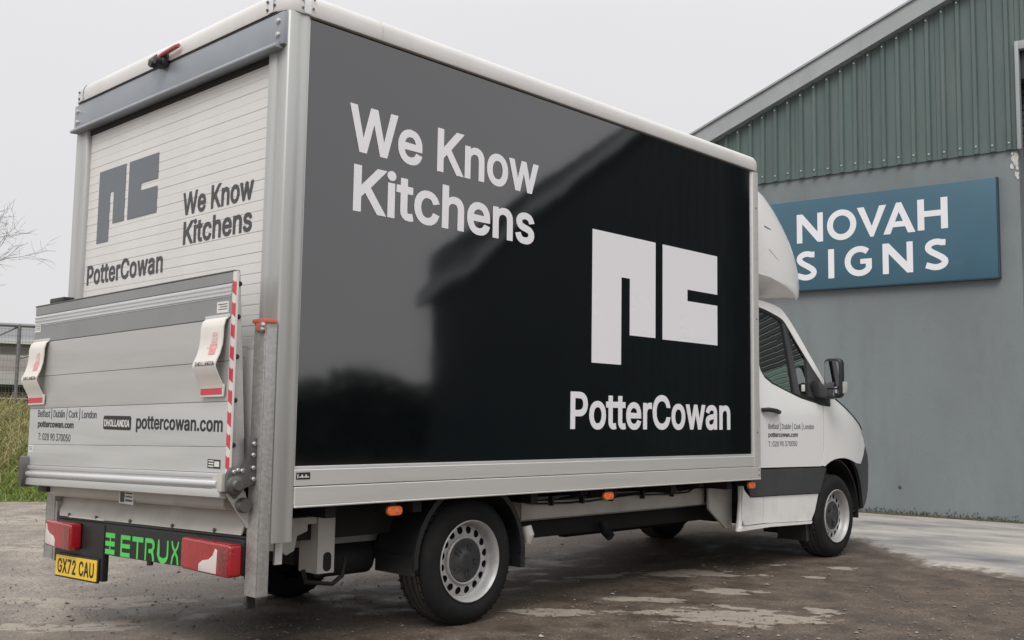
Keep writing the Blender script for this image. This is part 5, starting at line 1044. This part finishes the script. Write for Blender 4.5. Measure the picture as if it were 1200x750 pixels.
# handle
mb = MB(); mb.tube([(4.475, .105, 1.222), (4.53, .078, 1.224), (4.64, .074, 1.215), (4.70, .085, 1.207), (4.725, .105, 1.203)], [.016, .018, .018, .018, .014], 10); h_ = mb.build('door_handle', M['black'], T, smooth=60)
mb = MB(); mb.prism(rrect(4.50, 4.70, 1.175, 1.255, .035), side, -.113, -.1085); mb.build('handle_recess', M['paint'], h_, bevel=.003)
# door lettering
dl = lambda x0, z0: (lambda a, b, d: (x0 + a, .1112 - d, z0 + b))
lettering(text_polys('Belfast | Dublin | Cork | London', .735, .040, 'r', -.02), dl(4.578, 1.075), M['ink_grey'], T)
lettering(text_polys('pottercowan.com', .465, .036, 'b', -.02), dl(4.578, 1.012), M['ink'], T)
lettering(text_polys('T: 028 90 370050', .452, .040, 'r', -.02), dl(4.578, .938), M['ink_grey'], T)
# front of the cab: surfaces running across between the two sides
def across(pts, dx, dz, n=14, pw=2.6):
    rows = []
    for (x, z), ddx, ddz in zip(pts, dx, dz):
        x = nose(x, z)
        y0 = ysf(x, z) - .001; row = []
        for i in range(n + 1):
            t = -1 + 2 * i / n; k = 1 - abs(t) ** pw
            row.append((x + ddx * k, WD / 2 + t * (WD / 2 - y0), z + ddz * k))
        rows.append(row)
    return rows
mb = MB(); mb.grid(across([(4.25, 2.13), (4.60, 2.122), (4.907, 2.104), (4.99, 2.092), (5.076, 2.071)], [0, 0, .02, .03, .04], [.06, .07, .07, .06, .05])); mb.build('cab_roof', M['paint'], T, smooth=50)
mb = MB(); mb.grid(across([(5.076, 2.071), (5.139, 2.022), (5.246, 1.906), (5.41, 1.70), (5.576, 1.497), (5.735, 1.338)], [.04, .07, .10, .13, .16, .19], [.05, .05, .04, .03, .01, -.01])); mb.build('windscreen', M['glass'], T, smooth=50)
mb = MB(); mb.grid(across([(5.735, 1.335), (5.93, 1.247), (6.08, 1.175), (6.20, 1.115), (6.24, 1.085)], [.19, .21, .24, .25, .25], [.0, .045, .06, .06, .05])); mb.build('bonnet', M['paint'], T, smooth=50)
mb = MB(); mb.grid(across([(6.24, 1.085), (6.30, 1.02), (6.35, .925), (6.40, .86)], [.25, .25, .24, .22], [.05, .0, 0, 0])); fr_ = mb.build('front_panel', M['paint'], T, smooth=50)
mb = MB(); mb.grid(across([(6.352, .915), (6.42, .83), (6.445, .75), (6.445, .60), (6.42, .52), (6.375, .455), (6.30, .40), (6.235, .365), (6.0, .35)], [.20] * 8 + [.1], [0] * 9)); mb.build('front_bumper', M['trim'], T, smooth=50)
for s_ in (0, 1):
    f2 = (lambda y: WD - y) if s_ else (lambda y: y)
    mb = MB(); P = [(6.175, .185, 1.115), (6.33, .30, 1.06), (6.47, .52, 1.00), (6.50, .56, .90), (6.42, .33, .93), (6.345, .225, .955), (6.27, .19, 1.04)]
    P = [(nose(x), f2(y) if False else f2(y - .03), z) for x, y, z in P]; Q = [(x + .025, y + (.004 if s_ else -.004), z + .004) for x, y, z in P]
    k = len(P); mb.add(P + Q, [tuple(range(k - 1, -1, -1)), tuple(range(k, 2 * k))] + [(i, (i + 1) % k, k + (i + 1) % k, k + i) for i in range(k)])
    mb.build('headlight', M['headlamp'], T, bevel=.006)
mb = MB(); mb.prism(rrect(.72, 1.59, .90, 1.06, .05), lambda a, b, d: (d + (b - .9) * -.35, a, b), 6.60, 6.635); gr = mb.build('grille', M['black'], T, bevel=.01)
for k in range(3): MB().box(6.62 - k * .016, 6.645 - k * .016, .76, 1.55, .93 + k * .042, .945 + k * .042).build('grille_bar', M['trim'], gr, bevel=.003)
mb = MB(); mb.prism(rrect(.89, 1.41, .50, .61, .01), lambda a, b, d: (d, a, b), 6.63, 6.66); mb.build('front_plate_frame', M['sticker'], T, bevel=.003)
mb = MB(); bl = [(5.735, 1.338), (5.93, 1.251), (6.08, 1.179), (6.20, 1.119), (6.27, 1.07)]; mb.tube([(nose(x), ysf(nose(x), z) - .002, z) for x, z in bl], .006, 6); both('bonnet_gap', mb, M['dark'])
# cab interior
mb = MB(); mb.box(4.24, 4.28, .30, WD - .30, .5, 2.08); mb.box(4.28, 6.0, .30, WD - .30, .5, .62); mb.build('cab_bulkhead', M['interior'], T)
mb = MB(); mb.prism([(5.20, .62), (5.20, 1.18), (5.32, 1.36), (5.45, 1.38), (5.80, 1.31), (5.9, .62)], lambda a, b, d: (a, d, b), .28, WD - .28); mb.build('dashboard', M['interior'], T, bevel=.03)
for y in (.42, 1.42):
    mb = MB(); mb.box(4.55, 5.05, y, y + .48, .82, .98); mb.prism([(4.50, .95), (4.66, .95), (4.56, 1.55), (4.44, 1.55)], lambda a, b, d: (a, d, b), y + .01, y + .47); mb.prism([(4.45, 1.60), (4.53, 1.60), (4.51, 1.80), (4.44, 1.80)], lambda a, b, d: (a, d, b), y + .12, y + .36)
    mb.build('seat', M['interior'], T, bevel=.03, seg=3)
wh = [(5.06 + .19 * math.cos(R(a)) * .45, .67 + .19 * math.sin(R(a)), 1.33 + .19 * math.cos(R(a)) * .85) for a in range(0, 361, 15)]
mb = MB(); mb.tube(wh, .014, 8); mb.bar((5.06, .67, 1.33), (5.30, .67, 1.20), .05); mb.bar((5.06, .50, 1.33), (5.06, .84, 1.33), .025); mb.build('steering_wheel', M['interior'], T)
# door mirror
mb = MB(); mb.prism(rrect(-.070, .094, 1.335, 1.672, .045), lambda a, b, d: (d, a, b), 5.455, 5.525); mir = mb.build('door_mirror', M['black'], T, bevel=.03, seg=4)
mb = MB(); mb.prism(rrect(-.048, .080, 1.42, 1.648, .032), lambda a, b, d: (d, a, b), 5.4515, 5.456); mb.build('mirror_glass', M['mirror'], mir, smooth=0)
mb = MB(); mb.prism(rrect(-.048, .080, 1.350, 1.408, .022), lambda a, b, d: (d, a, b), 5.4515, 5.456); mb.build('mirror_glass', M['mirror'], mir, smooth=0)
mb = MB(); mb.prism([(5.30, 1.48), (5.46, 1.44), (5.60, 1.40), (5.60, 1.33), (5.46, 1.335), (5.34, 1.345)], lambda a, b, d: (a, d, b), .06, .13); mb.build('mirror_arm', M['trim'], mir, bevel=.015)
mb = MB(); mb.prism(rrect(-.086, -.064, 1.375, 1.475, .011), lambda a, b, d: (d, a, b), 5.475, 5.53); mb.build('mirror_indicator', M['indicator'], mir, bevel=.008)
mb = MB(); mb.prism(rrect(WD - .098, WD + .092, 1.335, 1.672, .045), lambda a, b, d: (d, a, b), 5.455, 5.57); mb.box(5.46, 5.58, WD - .2, WD - .09, 1.34, 1.42); mir2 = mb.build('door_mirror', M['black'], T, bevel=.025, seg=3)

# --- roof air deflector over the cab
Dprof = [(3.06, 4.66), (3.035, 4.76), (2.985, 4.91), (2.89, 5.06), (2.76, 5.20), (2.63, 5.315), (2.52, 5.385), (2.39, 5.440), (2.28, 5.458), (2.20, 5.445), (2.16, 5.40)]
rows = []
def plan(z, xf, y0, n=40, pw=5.0):
    row = []
    for i in range(n + 1):
        t = -math.pi / 2 + math.pi * i / n
        c, s = math.cos(t), math.sin(t)
        row.append((4.255 + (xf + .12 - 4.255) * (abs(c) ** (2 / pw)), WD / 2 + (WD / 2 - y0) * math.copysign(abs(s) ** (2 / pw), s), z))
    return row
for z, xf in Dprof:
    y0 = .155 + .10 * max(0, (z - 2.3) / .75) ** 2
    rows.append(plan(z, xf, y0))
# underside sweeping back to the cab roof
for z, xf, y0 in ((2.165, 5.25, .42), (2.150, 5.10, .55), (2.145, 4.90, .65)):
    rows.append(plan(z, xf, y0))
# raise the side crease: lower edge climbs towards the box
def lift_(p, r):
    x, y, z = p
    lim = 2.315 - .135 * max(0, min(1, (x - 4.5) / .72)) ** 1.6
    if r >= 8 and x < 5.22:
        k = abs(y - WD / 2) / (WD / 2)
        if k > .6:
            w = min(1, (k - .6) / .25)
            tgt = lim - (.0 if r == 8 else .004 * (r - 8))
            if r <= 10: z = z + (max(z, tgt) - z) * w
    return (x, y, z)
rows = [[lift_(p, i) for p in r] for i, r in enumerate(rows)]
mb = MB(); mb.grid(rows); n_ = len(rows[0]); mb.f.append(tuple(range(n_))); mb.mi.append(0)
defl = mb.build('air_deflector', M['paint'], T, smooth=50)
ydf = lambda z: .155 + .10 * max(0, (z - 2.3) / .75) ** 2
mb = MB(); mb.tube([(4.66, ydf(2.70) + .004, 2.705), (4.74, ydf(2.69) + .006, 2.693), (4.90, ydf(2.67) + .022, 2.668)], [.008, .007, .002], 6); mb.build('deflector_crease', M['alu_post'], defl)
mb = MB(); mb.tube([(4.70, ydf(2.5) + .004, 2.52), (4.82, ydf(2.45) + .009, 2.46), (4.97, ydf(2.36) + .02, 2.39), (5.06, ydf(2.33) + .042, 2.35)], [.006, .007, .006, .002], 6); mb.build('deflector_crease', M['gelcoat'], defl)

# --- wheels
RT = .345
def wheel(cx, cy, sg, dish=.05):
    """sg = -1: outer face towards -y"""
    w = .112
    tp = [(.212, -w + .010), (.222, -w - .002), (.236, -w - .006), (.262, -w - .012), (.290, -w - .010), (.312, -w - .002), (.328, -w + .012), (RT - .006, -w + .020), (RT, -w + .034)]
    pr = list(tp); mt = [0] * (len(tp) - 1)
    for g in (-.060, -.022, .022, .060):
        pr += [(RT + .001, g - .006), (RT - .009, g - .005), (RT - .009, g + .005), (RT + .001, g + .006)]; mt += [1, 1, 1, 1]
    back_ = [(r, -o) for r, o in reversed(tp)]
    mt += [1]; pr += back_; mt += [0] * (len(back_) - 1)
    s_ = -sg
    mb = MB(); mb.lathe(pr, (cx, cy, RT - .004), 'y', 64, s_, mats=mt)
    # cross cuts in the shoulder blocks
    for k in range(46):
        a = 2 * math.pi * k / 46
        for o in (-.078, .078):
            c, s = math.cos(a), math.sin(a)
            p = Vector((cx + (RT + .0005) * c, cy + (o - .016) * s_, RT - .004 + (RT + .0005) * s)); q = Vector((cx + (RT + .0005) * c, cy + (o + .016) * s_, RT - .004 + (RT + .0005) * s))
            mb.cur = 0; mb.bar(p, q, .007, .003, up=(c, 0, s))
    return mb
rim_cache = None
def rim_mesh():
    mb = MB()
    prof = [(.212, .010), (.2225, -.004), (.2235, -.010), (.219, -.013), (.213, -.006), (.205, .006), (.202, .028), (.199, .050), (.192, .060)]
    mb.lathe([(r, o) for r, o in prof], (0, 0, 0), 'y', 64)
    # disc with sixteen round holes: each sector is a quad ring round a hole
    K = 16; r0, r1 = .134, .192; hr = .0212
    off = lambda r: .056 - .010 * math.sin(max(0, min(1, (r1 - r) / (r1 - r0))) * math.pi * .75)
    for k in range(K):
        a0, a1 = 2 * math.pi * k / K, 2 * math.pi * (k + 1) / K; am = (a0 + a1) / 2; rm = .166
        bd = []
        for i in range(5): bd.append((r1, a0 + (a1 - a0) * i / 5))
        for i in range(3): bd.append((r1 + (r0 - r1) * i / 3, a1))
        for i in range(5): bd.append((r0, a1 + (a0 - a1) * i / 5))
        for i in range(3): bd.append((r0 + (r1 - r0) * i / 3, a0))
        inn = []
        for r, a in bd:
            dx, dy = (a - am) * rm, r - rm; L = math.hypot(dx, dy)
            inn.append((rm + dy / L * hr, am + dx / L * hr / rm))
        n = len(bd); P = lambda r, a, o: (r * math.cos(a), o, r * math.sin(a))
        vs = [P(r, a, off(r)) for r, a in bd] + [P(r, a, off(r) + .001) for r, a in inn] + [P(r, a, off(r) + .004) for r, a in inn]
        mb.add(vs, [(i, (i + 1) % n, n + (i + 1) % n, n + i) for i in range(n)] + [(n + i, n + (i + 1) % n, 2 * n + (i + 1) % n, 2 * n + i) for i in range(n)])
    mb.lathe([(.134, .0470), (.132, .038), (.127, .033), (.121, .034), (.118, .042)], (0, 0, 0), 'y', 64)
    return mb.mesh('rim', M['rim'], smooth=45)
def cap_mesh():
    mb = MB(); mb.lathe([(.1185, .044), (.1165, .034), (.105, .031), (.085, .036), (.060, .034), (.048, .026), (.040, .022), (.020, .021), (.0001, .021)], (0, 0, 0), 'y', 48)
    for k in range(5):
        a = 2 * math.pi * k / 5 + .3
        for r, rr in ((.078, .013),):
            mb.lathe([(.0001, .030), (rr * .8, .030), (rr, .036)], (r * math.cos(a), 0, r * math.sin(a)), 'y', 10)
        for b in (-.22, .22):
            p = Vector((.052 * math.cos(a + b), .030, .052 * math.sin(a + b))); q = Vector((.098 * math.cos(a + b * .55), .031, .098 * math.sin(a + b * .55))); mb.bar(p, q, .006, .006, up=(0, 1, 0))
    return mb.mesh('hub_cap', M['hub'], smooth=40)
rim_me, cap_me = rim_mesh(), cap_mesh()
cav_me = MB().lathe([(.0001, .075), (.19, .075), (.205, .058)], (0, 0, 0), 'y', 40).mesh('brake_drum', M['dark'])
for cx, cy, sg in ((1.363, .222, -1), (5.690, .224, -1), (1.363, 1.86, 1), (5.690, 1.92, 1)):
    dz = gz(cx, cy) if cy > 1 and cx < 3 else 0
    w = wheel(cx, cy, sg).build('wheel', [M['rubber'], M['tread']], T, smooth=40)
    w.location.z = dz
    rz = 0 if sg < 0 else math.pi
    yo = cy + sg * .112
    for nm, me in (('rim', rim_me), ('hub_cap', cap_me), ('brake_drum', cav_me)):
        o = put(nm, me, w, (cx, yo, RT - .004), (0, .3 * cx if nm != 'brake_drum' else 0, rz))

# --- rear mudguards and flaps
def arch(cx, cz, r, a0, a1, y0, y1, th=.012, n=18):
    mb = MB(); rows = []
    for rr in (r, r + th):
        for yy in ((y0, y1) if rr == r else (y1, y0)):
            rows.append([(cx + rr * math.cos(R(a0 + (a1 - a0) * i / n)), yy, cz + rr * math.sin(R(a0 + (a1 - a0) * i / n))) for i in range(n + 1)])
    rows.append(rows[0]); mb.grid(rows); return mb
mb = arch(1.363, .36, .405, 2, 182, .10, .40)
mb.box(1.763, 1.80, .10, .40, .27, .40); mb.box(.935, .962, .10, .40, .30, .40)
g1, g2 = both('mudguard', mb, M['black'], bevel=0, smooth=40)
mb = MB(); mb.lathe([(.425, -.004), (.425, .02), (.402, .02)], (1.363, .097, .36), 'y', 40); 
mb = arch(1.363, .36, .392, 0, 184, .088, .112, .03); both('mudguard_rim', mb, M['black'], smooth=40)
mb = MB(); mb.box(1.80, 1.86, .30, .34, .42, .62); mb.tube([(1.83, .12, .50), (1.84, .11, .45), (1.84, .115, .40)], [.03, .034, .02], 10); both('towing_eye', mb, M['chassis'], bevel=.004)
# --- front arch liner, flap
mb = arch(5.70, .36, .455, -8, 200, .135, .56, .01); both('arch_liner', mb, M['dark'])
mb = MB(); mb.prism([(5.22, .33), (5.30, .34), (5.40, .54), (5.35, .54), (5.26, .36), (5.26, .17), (5.22, .16)], lambda a, b, d: (a, d, b), .14, .40); both('front_flap', mb, M['black'], bevel=.006)
# --- chassis and running gear
mb = MB()
mb.box(.10, 5.3, .52, .60, .44, .62)
both('chassis_rail', mb, M['chassis'], bevel=.006)
mb = MB(); mb.box(2.02, 4.03, .34, .352, .505, .625); 
both('side_valance', mb, M['chassis'], bevel=.004)
mb = MB(); mb.prism([(3.985, .70), (4.30, .70), (4.30, .32), (4.21, .322), (3.985, .475)], lambda a, b, d: (a, d, b), .27, .292); both('cab_step_panel', mb, M['chassis'], bevel=.004)
mb = MB(); mb.box(2.05, 4.9, .50, WD - .50, .36, .47); mb.build('underbody_tray', M['dark'], T, bevel=.02)
mb = MB()
for x in (.35, .9, 1.8, 2.5, 3.2, 3.9): MB().box(x, x + .06, .06, WD - .06, .635, .698).build('floor_bearer', M['dark'], T)
mb = MB(); mb.tube([(1.363, .33, .34), (1.363, WD - .33, .34)], .055, 12); mb.lathe([(.0001, -.17), (.10, -.15), (.165, -.05), (.165, .05), (.10, .15), (.0001, .17)], (1.363, WD / 2, .34), 'y', 20); mb.tube([(1.363, WD / 2, .38), (4.4, WD / 2, .48)], .04, 10); mb.build('rear_axle', M['dark'], T)
mb = MB(); mb.tube([(.72, .56, .50), (1.05, .56, .41), (1.363, .56, .39), (1.7, .56, .41), (2.05, .56, .50)], .032, 8); mb.tube([(1.0, .45, .40), (1.1, .45, .62)], .035, 8); both('leaf_spring', mb, M['dark'])
mb = MB(); mb.box(.56, .98, .62, 1.40, .33, .58); mb.tube([(.62, .50, .36), (.95, .50, .36)], .085, 12); mb.build('lift_power_pack', M['dark'], T, bevel=.03)
mb = MB(); mb.tube([(.40, .30, .36), (.42, .30, .30), (.58, .30, .275), (.64, .30, .31), (.66, .30, .40)], .012, 6); mb.build('hydraulic_hose', M['dark'], T)
mb = MB(); mb.tube([(2.95, .45, .43), (2.95, .43, .37), (2.95, .38, .335)], .033, 12); mb.build('exhaust_tail', M['dark'], T)
mb = MB(); mb.tube([(3.1, .95, .38), (4.6, .95, .38)], .11, 14); mb.tube([(1.9, .75, .40), (3.1, .90, .40)], .03, 8); mb.build('exhaust_box', M['dark'], T)
mb = MB(); mb.tube([(5.69, .33, .34), (5.69, WD - .33, .34)], .06, 10); mb.box(5.2, 6.2, .55, WD - .55, .25, .62); mb.build('front_subframe', M['dark'], T, bevel=.03)
# lift mounting brackets seen behind the corner post
mb = MB(); mb.prism([(.14, .46), (.14, .60), (.42, .60), (.42, .55), (.36, .53), (.345, .46), (.30, .44), (.27, .46), (.20, .47)], lambda a, b, d: (a, d, b), .30, .315); mb.build('lift_bracket', M['chassis'], T, bevel=.003)
mb = MB(); mb.box(.47, .575, .28, .292, .335, .62); mb.box(.47, .485, .292, .44, .335, .62); mb.box(.14, .47, .29, .44, .585, .62); b2 = mb.build('lift_bracket', M['chassis'], T, bevel=.004)
mb = MB(); mb.prism(rrect(.505, .555, .345, .44, .022), lambda a, b, d: (a, d, b), .2785, .281); mb.build('bracket_slot', M['dark'], b2, smooth=0)
mb = MB(); mb.box(.075, .115, .06, .075, .44, .60); both('column_foot', mb, M['gelcoat'], bevel=.002)
mb = MB(); mb.box(.14, 1.0, .34, .36, .50, .66); mb.build('skirt_plate', M['dark'], T)
# side marker lamps and the loose cable under the rail
def marker(x, y, z, w=.095):
    b = MB(); b.box(x - .02, x + .02, y, y + .12, z - .01, .698); b = b.build('marker_bracket', M['black'], T)
    mb = MB(); mb.prism(rrect(x - w / 2, x + w / 2, z - .024, z + .024, .022), lambda a, c, d: (a, d, c), y - .022, y + .004); o = mb.build('side_marker', M['orange'], b, bevel=.008, seg=3)
    mb = MB(); mb.lathe([(.0001, -.004), (.010, -.004), (.012, 0)], (x + .012, y - .022, z), 'y', 12); mb.build('marker_bulb', M['orange_cap'], b)
marker(.735, .02, .655); marker(2.455, .02, .655); marker(4.150, .02, .660, .09)
mb = MB(); P = [(2.02, .30, .615)]
for i in range(1, 40):
    x = 2.02 + 1.75 * i / 39; P.append((x, .30 + .01 * math.sin(i * 1.3), .608 - .018 * abs(math.sin((x - 2.02) * 3.0)) + .01 * (x - 2.0)))
P += [(3.85, .28, .66), (3.9, .26, .69)]
mb.tube(P, .007, 6)
mb.tube([(2.02, .31, .622), (2.6, .31, .618), (3.3, .31, .628), (3.75, .31, .634), (4.0, .31, .64)], .006, 6)
for x in (2.25, 2.55, 2.85, 3.2, 3.55): mb.box(x - .008, x + .008, .285, .32, .585, .645)
mb.build('loom_cable', M['black'], T)
mb = MB()
for x in (2.32, 2.62, 3.62): mb = MB(); mb.box(x, x + .07, .12, .34, .66, .698); mb.bar((x + .03, .13, .66), (x + .05, .33, .62), .015); mb.build('lamp_bracket', M['dark'], T)


# ================================================================== BEHIND, LEFT: grassy bank, mesh fence, sheds, bare tree
E0 = Vector((2.42, 9.29)); ED = Vector((.935, -.355)).normalized(); EN = Vector((.355, .935)).normalized()
def bank_h(x, y):
    p = Vector((x, y)) - E0; s = p.dot(EN); a = p.dot(ED)
    s += .18 * noise.noise((a * .7, 1.1, 0))
    t = max(0, min(1, s / 3.3)); h = 1.22 * (t * t * (3 - 2 * t) * .55 + t * .45)
    return h + .06 * noise.noise((x * .8, y * .8, 2)) * min(1, max(0, s) * 1.5)
mb = MB(); rows = []
for j in range(60):
    s = -.35 + j * .13 if j < 45 else 5.5 + (j - 44) ** 2 * .9
    rows.append([((E0 + ED * a + EN * s).x, (E0 + ED * a + EN * s).y, bank_h(*(E0 + ED * a + EN * s)) - (.03 if s < .02 else 0)) for a in np.linspace(-22, 8.0, 110)])
mb.grid(rows)
M['bank'] = mat('bank_soil', (.10, .12, .035), .95, var=.3, vscale=2.5, dirt=(.22, .18, .09), dscale=1.6, damt=.7, bump=.4, bscale=20)
tag(mb.build('grassy_bank', M['bank'], smooth=180, recalc=False), 'rough grassy bank behind the yard', kind='structure')
pts = []; dry = []
while len(pts) < 46000:
    a = rng.uniform(-4.5, 5.5); s = abs(rng.normal(0, 1)) * 1.5 + rng.uniform(-.12, .3); 
    if s > 4.2: continue
    p = E0 + ED * a + EN * s
    if noise.noise((p.x * 1.4, p.y * 1.4, 5)) + s * .15 + rng.uniform(-.2, .7) < -.05: continue
    (dry if rng.uniform() < .05 + .8 * max(0, min(1, (s - .5 + .8 * noise.noise((p.x * .9, p.y * .9, 8))) / 1.3)) and len(dry) < 22000 else pts).append((p.x, p.y, bank_h(p.x, p.y) - .01))
tufts('bank_grass', pts, 'short green grass covering the bank', [(.05, .09, .014), (.12, .19, .03), (.21, .27, .06), (.16, .20, .04)], .03, .11, .007, 1.6)
tufts('dry_grass', dry, 'long straw coloured dead grass on the upper bank', [(.24, .20, .09), (.40, .34, .17), (.30, .265, .11), (.17, .175, .06)], .06, .24, .006, 2.0)

# fence
M['fence'] = mat('fence_steel', (.20, .20, .20), .5, .5, var=.1, vscale=4, dirt=(.12, .10, .08), dscale=4, damt=.4)
F0 = Vector((3.64, 12.82))
fence = thing('mesh_fence', 'grey steel mesh fence with diagonal braces along the top of the bank', 'fence', (F0.x, F0.y, 1.2), math.atan2(ED.y, ED.x))
zr, zt = -.05, 1.265
tops = [-9.92 + 2.48 * i for i in range(7)]
for x in tops:
    mb = MB(); mb.tube([(x, 0, -.4), (x, 0, zt + .02)], .030, 10); mb.build('post', M['fence'], fence)
for a, b in zip(tops, tops[1:]):
    for z, r_ in ((zt, .030), (.10, .020)):
        mb = MB(); mb.tube([(a, 0, z), (b, 0, z)], r_, 8); mb.build('rail', M['fence'], fence)
    mb = MB(); mb.tube([(a + .03, .02, zt - .52), (a + 1.5, .02, zt - .02)], .016, 6); mb.build('brace', M['fence'], fence)
    mb = MB(); mb.tube([(b - .03, .02, zt - .03), (b - .75, .02, zt - .42)], .016, 6); mb.build('brace', M['fence'], fence)
mb = MB()
for a, b in zip(tops[1:], tops[2:]):
    n_ = 50
    for i in range(1, n_):
        x = a + (b - a) * i / n_; mb.bar((x, -.03, .02), (x, -.03, zt), .003, .003)
    for z in np.arange(.1, zt, .10): mb.bar((a, -.034, z), (b, -.034, z), .004, .004)
tag(mb.build('wire_mesh', M['fence'], fence, smooth=0), kind='stuff')

# two sheds beyond the fence
M['shed_roof'] = mat('shed_roof', (.155, .135, .115), .85, var=.25, vscale=.8, dirt=(.09, .08, .065), dscale=.9, damt=.6)
M['shed_wall'] = mat('shed_wall', (.10, .095, .088), .8, var=.2, vscale=.6)
M['shed_grey'] = mat('warehouse_cladding', (.27, .25, .235), .7, var=.08, vscale=.4)
M['fascia'] = mat('pale_fascia', (.50, .50, .49), .6, var=.08, vscale=1)
M['shed_roof2'] = mat('warehouse_roof', (.16, .165, .175), .6, var=.1, vscale=.5)
DV = Vector((math.sin(R(13)), math.cos(R(13)))); 
def shed(name, label, D, halfw, depth, z0, zw, rise, mw, mr_, fas, strips=False):
    c = Vector((-2.642, -4.047)) + Vector((.349, .937)).normalized() * D
    t = thing(name, label, 'shed' if not strips else 'warehouse', (c.x, c.y, z0), math.atan2(-.349, .937) + R(4))
    mb = MB(); mb.box(-halfw, halfw, 0, depth, 0, zw - z0); mb.build('wall', mw, t, smooth=0)
    zb = zw - z0
    mb = MB(); mb.add([(-halfw - .3, -.4, zb), (halfw + .3, -.4, zb), (halfw + .3, depth / 2, zb + rise), (-halfw - .3, depth / 2, zb + rise), (-halfw - .3, depth + .4, zb), (halfw + .3, depth + .4, zb)], [(0, 1, 2, 3), (3, 2, 5, 4), (0, 3, 4), (1, 5, 2)]); mb.build('roof', mr_, t, smooth=0)
    mb = MB(); mb.box(-halfw - .32, halfw + .32, -.48, -.39, zb - fas, zb + .03); mb.build('fascia', M['fascia'], t, smooth=0)
    return t
t1 = shed('low_shed', 'low brown shed with a pale eaves board beyond the fence', 28, 14, 7, .3, 2.02, .62, M['shed_wall'], M['shed_roof'], .28)
mb = MB()
for k in range(14): mb.box(-13 + k * 2, -12.9 + k * 2, -.06, 0, 0, 1.6)
mb.build('cladding_battens', M['shed_roof'], t1, smooth=0)
t2 = shed('grey_warehouse', 'long grey brown warehouse with pale roof lights beyond the fence', 46, 26, 14, 0, 3.95, 1.15, M['shed_grey'], M['shed_roof2'], .18, True)
for k in range(12):
    mb = MB(); x = -22 + k * 3.8
    z = lambda y: 3.95 + 1.15 * (y + .4) / 7.4 + .02
    mb.add([(x, .2, z(.2)), (x + 1.3, .2, z(.2)), (x + 1.3, 3.2, z(3.2)), (x, 3.2, z(3.2)), (x, .2, z(.2) - .06), (x + 1.3, .2, z(.2) - .06), (x + 1.3, 3.2, z(3.2) - .06), (x, 3.2, z(3.2) - .06)],
           [(0, 1, 2, 3), (0, 4, 5, 1), (1, 5, 6, 2), (2, 6, 7, 3), (3, 7, 4, 0)]); mb.build('roof_light', M['fascia'], t2, smooth=0)

# bare tree at the far left
M['bark'] = mat('bark', (.15, .13, .115), .9, var=.25, vscale=6, bump=.5, bscale=25)
tree = thing('bare_tree', 'leafless winter tree standing beyond the fence at the left', 'tree', (4.38, 18.55, .2))
tr = random.Random(21)
def grow():
    trunk = MB(); limb = MB(); twig = MB()
    def go(p, d, r, ln, lv):
        n = 4; path = [p]; q = p; dd = d.copy()
        for i in range(n):
            dd = (dd + Vector((tr.uniform(-1, 1), tr.uniform(-1, 1), tr.uniform(-.5, .7))) * (.10 + .05 * lv)).normalized()
            q = q + dd * ln / n; path.append(q)
        rs = [r * (1 - .55 * i / n) for i in range(n + 1)]
        (trunk if lv == 0 else limb if lv < 3 else twig).tube(path, rs, 9 if lv == 0 else 6 if lv < 3 else 3, cap=False)
        if lv >= 6: return
        k = (6, 5, 4, 4, 4, 3)[lv]
        for j in range(k):
            t = tr.uniform(.35, 1.0) if j else 1.0
            i = min(n - 1, int(t * n)); pp = path[i].lerp(path[i + 1], t * n - i)
            a = tr.uniform(0, 6.28); up = .35 if lv < 3 else .05
            side_ = Vector((math.cos(a), math.sin(a), tr.uniform(-.2, .6) if lv < 3 else tr.uniform(-.7, .5)))
            go(pp, (dd * .7 + side_ * (.9 if j else .35) + Vector((0, 0, up))).normalized(), max(.0035, rs[i] * (.62 if j else .8)), ln * tr.uniform(.55, .78), lv + 1)
    go(Vector((0, 0, 0)), Vector((.05, 0, 1)), .17, 2.3, 0)
    return trunk, limb, twig
tk, lb, tw = grow()
tk.build('trunk', M['bark'], tree, smooth=60); tag(lb.build('limb', M['bark'], tree, smooth=60, recalc=False)); tag(tw.build('twigs', M['bark'], tree, smooth=60, recalc=False), kind='stuff')

# hedge on the far side of the yard: it is what the black panel mirrors low down
hedge = thing('hedge', 'dark clipped hedge across the yard mirrored low in the truck panel', 'hedge', (13.0, -17.5, 0))
mb = MB()
core = MB(); hx = np.linspace(-11, 12.5, 90); ht = [1.7 + .40 * noise.noise((x * .5, 0, 0)) for x in hx]
core.grid([[(x, yy, zz if zz == 0 else h_) for x, h_ in zip(hx, ht)] for yy, zz in ((.45, 0), (.40, 1), (-.4, 1), (-.45, 0))]); core.build('stems', mat('hedge_core', (.02, .026, .014), .9), hedge, smooth=0)
for k in range(5200):
    x = tr.uniform(-11.2, 12.8); top = 2.05 + .40 * noise.noise((x * .5, 0, 0)); face = tr.random()
    if face < .6: p = Vector((x, .55 + .25 * noise.noise((x * 2, 1, 3)) + tr.uniform(-.1, .1), tr.uniform(0, top)))
    else: p = Vector((x, tr.uniform(-.6, .6), top + tr.uniform(-.3, .12)))
    u = Vector((tr.uniform(-1, 1), tr.uniform(-1, 1), tr.uniform(-1, 1))).normalized(); v = u.orthogonal().normalized(); s = tr.uniform(.07, .17)
    mb.add([p - u * s, p + v * s * .5, p + u * s, p - v * s * .5], [(0, 1, 2, 3)])
tag(mb.build('foliage', mat('hedge_leaf', (.035, .05, .02), .7, var=.4, vscale=3), hedge, smooth=0, recalc=False), kind='stuff')
